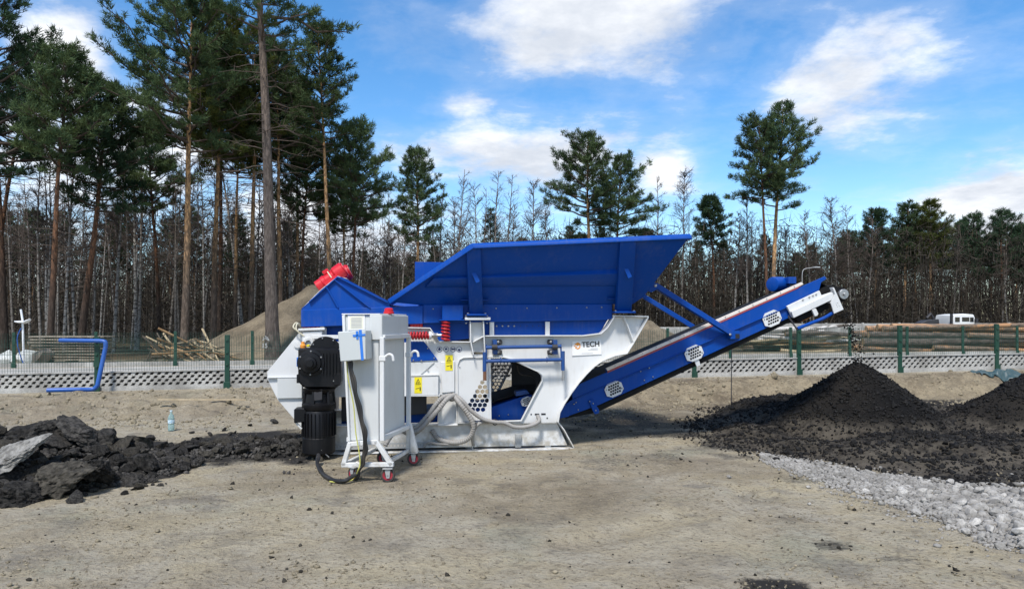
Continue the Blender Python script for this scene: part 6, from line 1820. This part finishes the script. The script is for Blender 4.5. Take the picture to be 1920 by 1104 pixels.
# pole with two lamp heads and a blue hose
d = 25.6; bx = W(45, 0, d); gzz = gz(bx.x, d)
lp = empty('lamp_pole', (bx.x, d, gzz)); tag(lp, 'thin white pole with two lamp heads behind the left fence', 'lamp pole')
u = d / F
def lz(py): return CH + (HZ - py) * u - gzz
MB().tube([(0, 0, 0), (-.05, 0, lz(600)), (-.11, 0, lz(580))], .035, 10).build('pole', 'lamp_white', lp)
MB().lathe([(.02, 0), (.12, .02), (.17, .05), (.16, .07), (.02, .09)], (-.12, -.05, lz(606)), (.08, 0, 1), 18).build('lamp_head', 'lamp_white', lp)
MB().lathe([(.02, 0), (.10, .02), (.15, .05), (.14, .07), (.02, .09)], (.16, -.05, lz(605)), (-.5, 0, .85), 18).build('lamp_head', 'lamp_white', lp)
MB().tube(catmull([(-.07, -.06, lz(615)), (-.2, -.06, lz(635)), (-.12, -.06, lz(660)), (.0, -.06, lz(680))]), .018, 8).build('hose', 'pipe_blue', lp)
# wrapped white sacks and a boulder at the pole's foot
for (px, py, s, m_, lab, nm, cat) in ((52, 668, .42, 'sack', 'pale wrapped heap at the foot of the lamp pole', 'sack', 'sack'), (12, 670, .40, 'sack', 'pale wrapped heap at the left edge behind the fence', 'sack', 'sack'), (74, 655, .48, 'boulder', 'brown boulder right of the lamp pole', 'boulder', 'boulder')):
    q = W(px, py, 26.3); me = rock_mesh(nm, 600 + px, 3, .75, 14, .15, (m_,)); tag(link(nm, me, None, loc=(q.x, q.y, gz(q.x, q.y) + s * .45), scale=(s, s, s)), lab, cat)

# blue bent pipe leaning on the fence
fy = float(yf(W(190, 0, 14.6).x)) - .16
pts = [W(88, 731.5, fy - .45), W(150, 730, fy - .3), W(174, 729.5, fy - .2), W(183, 722, fy - .18), W(198, 650, fy), W(197, 641, fy), W(188, 639, fy), W(112, 638, fy + .02)]
mb = MB(); pp_ = [pts[0], pts[1]] + catmull([pts[1], pts[2], pts[3]], 6)[1:] + catmull([pts[3], pts[4]], 2)[1:] + catmull([pts[4], pts[5], pts[6]], 6)[1:] + [pts[7]]
mb.tube(pp_, .042, 14); tag(mb.build('bent_pipe', 'pipe_blue'), 'bright blue bent plastic pipe leaning on the near fence', 'pipe')
# plastic bottle, stick, thin rod, tarp
x, y = G(321, 809); s = .30 / .32
mb = MB(); mb.lathe([(.0, 0), (.042, .004), (.045, .02), (.045, .09), (.040, .10), (.045, .11), (.045, .19), (.036, .225), (.016, .262), (.015, .285)], (0, 0, 0), (0, 0, 1), 20)
bt = empty('plastic_bottle', (x, y, H1(x, y) - .004)); tag(bt, 'clear plastic water bottle standing on the sand at left', 'bottle')
mb.build('bottle_body', 'bottle', bt); MB().lathe([(.0, .284), (.018, .285), (.018, .305), (0, .306)], n=14).build('cap', 'bottle_band', bt); MB().lathe([(.0455, .115), (.0462, .117), (.0462, .165), (.0455, .167)], n=20).build('label_band', 'bottle_band', bt)
p0 = W(296, 763, 12.9); p1 = W(462, 765, 12.9); mb = MB(); zz0 = max(H1(p0.x, p0.y), H1(p1.x, p1.y), H1((p0.x + p1.x) / 2, p0.y), H1(p0.x * .75 + p1.x * .25, p0.y), H1(p0.x * .25 + p1.x * .75, p0.y)) + .04
mb.bar((p0.x, p0.y, zz0), (p1.x, p1.y, zz0 - .005), .03, .025); tag(mb.build('wooden_stick', 'stick'), 'pale straight wooden stick lying on the sandy bank', 'stick')
p0 = W(1371, 742, 13.6); mb = MB(); zb_ = H1(p0.x, 13.6); mb.tube([(p0.x, 13.6, zb_ - .1), (p0.x + .01, 13.6, W(0, 640, 13.6).z)], .009, 6); tag(mb.build('steel_rod', 'dark_steel'), 'thin dark rod stuck upright in the bank below the conveyor', 'rod')
gx, gy = np.meshgrid(np.linspace(0, 1, 40), np.linspace(0, 1, 16))
tx0 = W(1820, 0, 16.6).x; tx1 = W(1912, 0, 16.6).x
X = tx0 + gx * (tx1 - tx0); Y = 16.2 + gy * .45 + (X - 10.5) * .136 + .04 * np.sin(gx * 23)
Z = hgt(X, Y) + .03 + .10 * np.clip(fbm(X * 5, Y * 6, 0, 3, 88) + .35, 0, 1) * np.sin(np.pi * gx) ** .4
ii = np.arange(gx.size).reshape(gx.shape); qq = np.stack([ii[:-1, :-1], ii[:-1, 1:], ii[1:, 1:], ii[1:, :-1]], -1).reshape(-1, 4)
o = link('tarp', mesh_np('tarp', np.stack([X, Y, Z], -1).reshape(-1, 3), None, qq, True), None, 'tarp'); sm_ = o.modifiers.new('thickness', 'SOLIDIFY'); sm_.thickness = .006
tag(o, 'crumpled dark green tarp lying by the fence at right', 'tarp')

# brushwood pile at left: single branches
rng = random.Random(14)
bc = W(345, 0, 27.5)
for i in range(70):
    big_ = i < 34
    L = rng.uniform(.9, 1.9) if big_ else rng.uniform(.7, 1.6)
    cx_ = bc.x + rng.gauss(.15 if big_ else -.1, .75); cy_ = 27.5 + rng.gauss(0, .5); hh = max(.05, .95 - .55 * abs(cx_ - bc.x - .2)) * rng.uniform(.1, 1)
    a = rng.gauss(-.35 if big_ else .3, .25); yw = rng.uniform(-.7, .7)
    dv = Vector((math.cos(a) * math.cos(yw), math.sin(yw) * math.cos(a), math.sin(a))) * L / 2
    c0_ = Vector((cx_, cy_, gz(cx_, cy_) + max(hh, abs(dv.z) + .02))); r_ = rng.uniform(.025, .06) if big_ else rng.uniform(.012, .028)
    mb = MB(); mb.tube(catmull([-dv, Vector((rng.gauss(0, .05), 0, rng.gauss(0, .05))), dv], 3), [r_] * 4 + [r_ * .8, r_ * .7, r_ * .5], 6)
    o = mb.build('branch', ['brushwood', 'log_pale', 'twig'][i % 3] if big_ else 'twig', None, loc=c0_); tag(o, 'cut branch in the brushwood pile behind the left fence', 'branch', 'branches of the brushwood pile')
q = W(318, 677, 26.9); mb = MB(); mb.cyl((-.12, -.1, 0), (.12, .25, .05), .17, n=16, mi=0); o = mb.build('log_stub', ('log_pale',), None, .01, loc=(q.x, q.y, gz(q.x, q.y) + .17)); tag(o, 'short sawn log stub in front of the brushwood pile', 'log')

# ------------------------------------------------------------------ logs at right
def log(name, p0, p1, r0, r1, m_, label, group, seed, n=12, bend=.03):
    rng = random.Random(seed); p0 = Vector(p0); p1 = Vector(p1); c0_ = (p0 + p1) / 2; h_ = (p1 - p0) / 2
    k = 8; pts = []; rs = []
    L = (p1 - p0).length
    for i in range(k):
        t = i / (k - 1); pts.append(Vector((0, math.sin(t * 3.1 + seed) * bend * .5, math.sin(t * 3.6 + seed * 2) * bend)) + Vector((-L / 2 + L * t, 0, 0))); rs.append((r0 + (r1 - r0) * t) * (1 + rng.uniform(-.05, .05)))
    mb = MB(); mb.tube(pts, rs, n, False)
    e = len(mb.v)
    mb.add(mb.v[:n], [tuple(reversed(range(n)))], 1); mb.add(mb.v[e - n:e], [tuple(range(n))], 1)
    o = mb.build(name, (m_, 'log_end'), None)
    dv = h_.normalized(); o.location = c0_; o.rotation_euler = dv.to_track_quat('X', 'Z').to_euler()
    tag(o, label, 'log', group)
    return o
rng = random.Random(31)
D0 = 33.5; lay = 0
zb_ = W(0, 659, D0).z
specs = []
for row_, (zr, n_) in enumerate(((.18, 5), (.48, 5), (.78, 5), (1.08, 4))):
    for k in range(n_):
        xs0 = W(1620 + rng.uniform(-10, 60) + row_ * 5, 0, D0).x; Ln = rng.uniform(5.5, 8.5); r_ = rng.uniform(.12, .20)
        specs.append((xs0, Ln, D0 + k * .42 + rng.uniform(-.05, .05), zb_ + zr + rng.uniform(-.04, .04), r_, rng.uniform(-.045, .02), rng.choice(['log_bark', 'log_bark', 'log_grey', 'log_orange', 'log_orange'])))
for k in range(12):
    xs0 = W(rng.uniform(1700, 1850), 0, D0).x; specs.append((xs0, rng.uniform(4, 7), D0 - .25 + rng.uniform(0, 1.6), zb_ + rng.choice([.2, .5, .8, 1.05]), rng.uniform(.10, .16), rng.uniform(-.06, .02), rng.choice(['log_orange', 'log_orange', 'log_bark', 'log_grey'])))
for i, (xa, Ln, yy_, zz1, r_, sl, m_) in enumerate(specs):
    log('log', (xa, yy_, zz1), (xa + Ln, yy_ + rng.uniform(-.15, .15), zz1 + sl * Ln), r_, r_ * .72, m_, {'log_bark': 'brown barked', 'log_grey': 'grey barked', 'log_orange': 'orange peeled'}[m_] + ' pine log in the ' + ('bottom' if zz1 - zb_ < .3 else ('second' if zz1 - zb_ < .6 else ('third' if zz1 - zb_ < .85 else 'top'))) + ' row of the thick log pile', 'logs of the thick pile', i)
for i in range(46):
    px0 = rng.uniform(1335, 1480); D1 = 34.0 + rng.uniform(-.6, 1.4); Ln = rng.uniform(2.2, 4.6); xa = W(px0, 0, D1).x
    zz1 = zb_ + .08 + rng.random() ** 1.2 * 1.05 * min(1, .5 + (px0 - 1335) / 150); r_ = rng.uniform(.05, .12)
    m_ = rng.choice(['log_pale', 'log_pale', 'log_bark', 'log_birch', 'log_grey', 'log_birch'])
    if zz1 - zb_ > .85 and rng.random() < .6: m_ = 'log_birch'
    xe = min(xa + Ln, W(1612, 0, D1).x)
    log('log', (xa, D1, zz1), (xe, D1 + rng.uniform(-.4, .4), zz1 + rng.uniform(-.16, .16)), r_, r_ * .7, m_,
        'thin white birch log in the jumbled pile under the conveyor head' if m_ == 'log_birch' else 'thin log in the jumbled pile under the conveyor head', 'birch logs of the jumbled pile' if m_ == 'log_birch' else 'thin logs of the jumbled pile', 100 + i, 8, .08)

# white truck with dark crane gear behind the logs
d = 44.0; u = d / F; q = W(1795, 610, d); zg = gz(q.x, d)
tk = empty('truck', (q.x, d, zg), math.radians(0)); tag(tk, 'white truck cab with dark crane gear behind the log pile', 'truck')
def tz(py): return CH + (HZ - py) * u - zg
def tx(px): return (px - 1795) * u
mb = MB(); mb.prism([(tx(1788), tz(640)), (tx(1829), tz(640)), (tx(1829), tz(598)), (tx(1826), tz(589.5)), (tx(1806), tz(588)), (tx(1789), tz(590)), (tx(1787), tz(600))], 0, 1.9); mb.build('cab', 'cab_white', tk, .04)
for (a, b_, c2, d2) in ((1804, 1817, 595, 602), (1819, 1825, 595, 603), (1791, 1799, 595, 603)):
    mb = MB(); mb.box(tx(a), tx(b_), -.012, .01, tz(d2), tz(c2)); w_ = mb.build('window', 'cab_glass', tk, .01)
    mb = MB(); mb.ribbon([(tx(a), tz(d2)), (tx(b_), tz(d2)), (tx(b_), tz(c2)), (tx(a), tz(c2))], -.02, .005, .03, closed=True); mb.build('window_frame', 'dark_steel', w_)
mb = MB(); mb.box(tx(1826), tx(1829.5), -.25, -.05, tz(605), tz(597)); mb.build('mirror', 'dark_steel', tk, .01)
mb = MB(); mb.box(tx(1740), tx(1830), .1, 1.9, tz(640), tz(618)); mb.build('chassis', 'dark_steel', tk, .02)
mb = MB(); mb.prism([(tx(1735), tz(606)), (tx(1748), tz(600)), (tx(1770), tz(598)), (tx(1771), tz(607)), (tx(1738), tz(609))], .5, 1.3); mb.build('grapple', 'dark_steel', tk, .03)
mb = MB(); mb.tube([(tx(1768), .8, tz(612)), (tx(1764), .8, tz(596)), (tx(1759), .8, tz(588)), (tx(1752), .8, tz(596))], .09, 8); mb.build('crane_arm', 'dark_steel', tk)
mb = MB(); mb.box(tx(1782), tx(1785), -.1, .05, tz(612), tz(588)); mb.build('exhaust', 'dark_steel', tk)
for xx_ in (1752, 1815):
    w_ = MB().lathe([(.25, -.14), (.46, -.15), (.5, -.08), (.5, .08), (.46, .15), (.25, .14)], (tx(xx_), .1, .5), (0, 1, 0), 24).build('wheel', 'rubber', tk); MB().cyl((tx(xx_), -.03, .5), (tx(xx_), .1, .5), .26, n=20).build('rim', 'steel', w_)
# far concrete wall of panels
wl = empty('concrete_wall', (0, 50, 0)); tag(wl, 'long pale concrete panel wall in front of the right wood', 'wall')
for i in range(16):
    xa = 16.5 + i * 2.5; mb = MB(); zc = gz(xa, 50.0); mb.box(xa, xa + 2.46, 0, .06, zc - .2, W(0, 606.5 - .12 * i, 50).z); mb.build('panel', 'concrete', wl, .005)
    mb = MB(); mb.box(xa - .07, xa + .05, -.06, .10, zc - .2, W(0, 606 - .12 * i, 50).z + .03); mb.build('post', 'concrete', wl, .005)
w2 = empty('concrete_wall', (W(1190, 0, 40).x, 40, gz(W(1190, 0, 40).x, 40.0))); tag(w2, 'short pale concrete wall seen between hopper and conveyor', 'wall')
for i in range(6):
    mb = MB(); mb.box(i * 1.25, i * 1.25 + 1.22, 0, .08, 0, W(0, 613, 40).z - w2.location.z); mb.build('panel', 'concrete', w2, .005)
# thin curved street lamp among the far trees
d = 47.0; p0 = W(1504, 0, d); zg = gz(p0.x, d); sl_ = empty('street_lamp', (p0.x, d, zg)); tag(sl_, 'thin grey street lamp with curved arm above the conveyor motor', 'street lamp')
zt_ = W(0, 503, d).z - zg; MB().tube([(0, 0, 0), (0, 0, zt_ - .45)] + catmull([(0, 0, zt_ - .45), (.05, 0, zt_ - .15), (.25, 0, zt_ - .02), (.8, 0, zt_ + .06)], 5)[1:], .022, 8).build('pole', 'galv', sl_)
mb = MB(); mb.box(.75, 1.15, -.08, .08, zt_ + .02, zt_ + .10); mb.build('lamp_head', 'galv', sl_, .02)
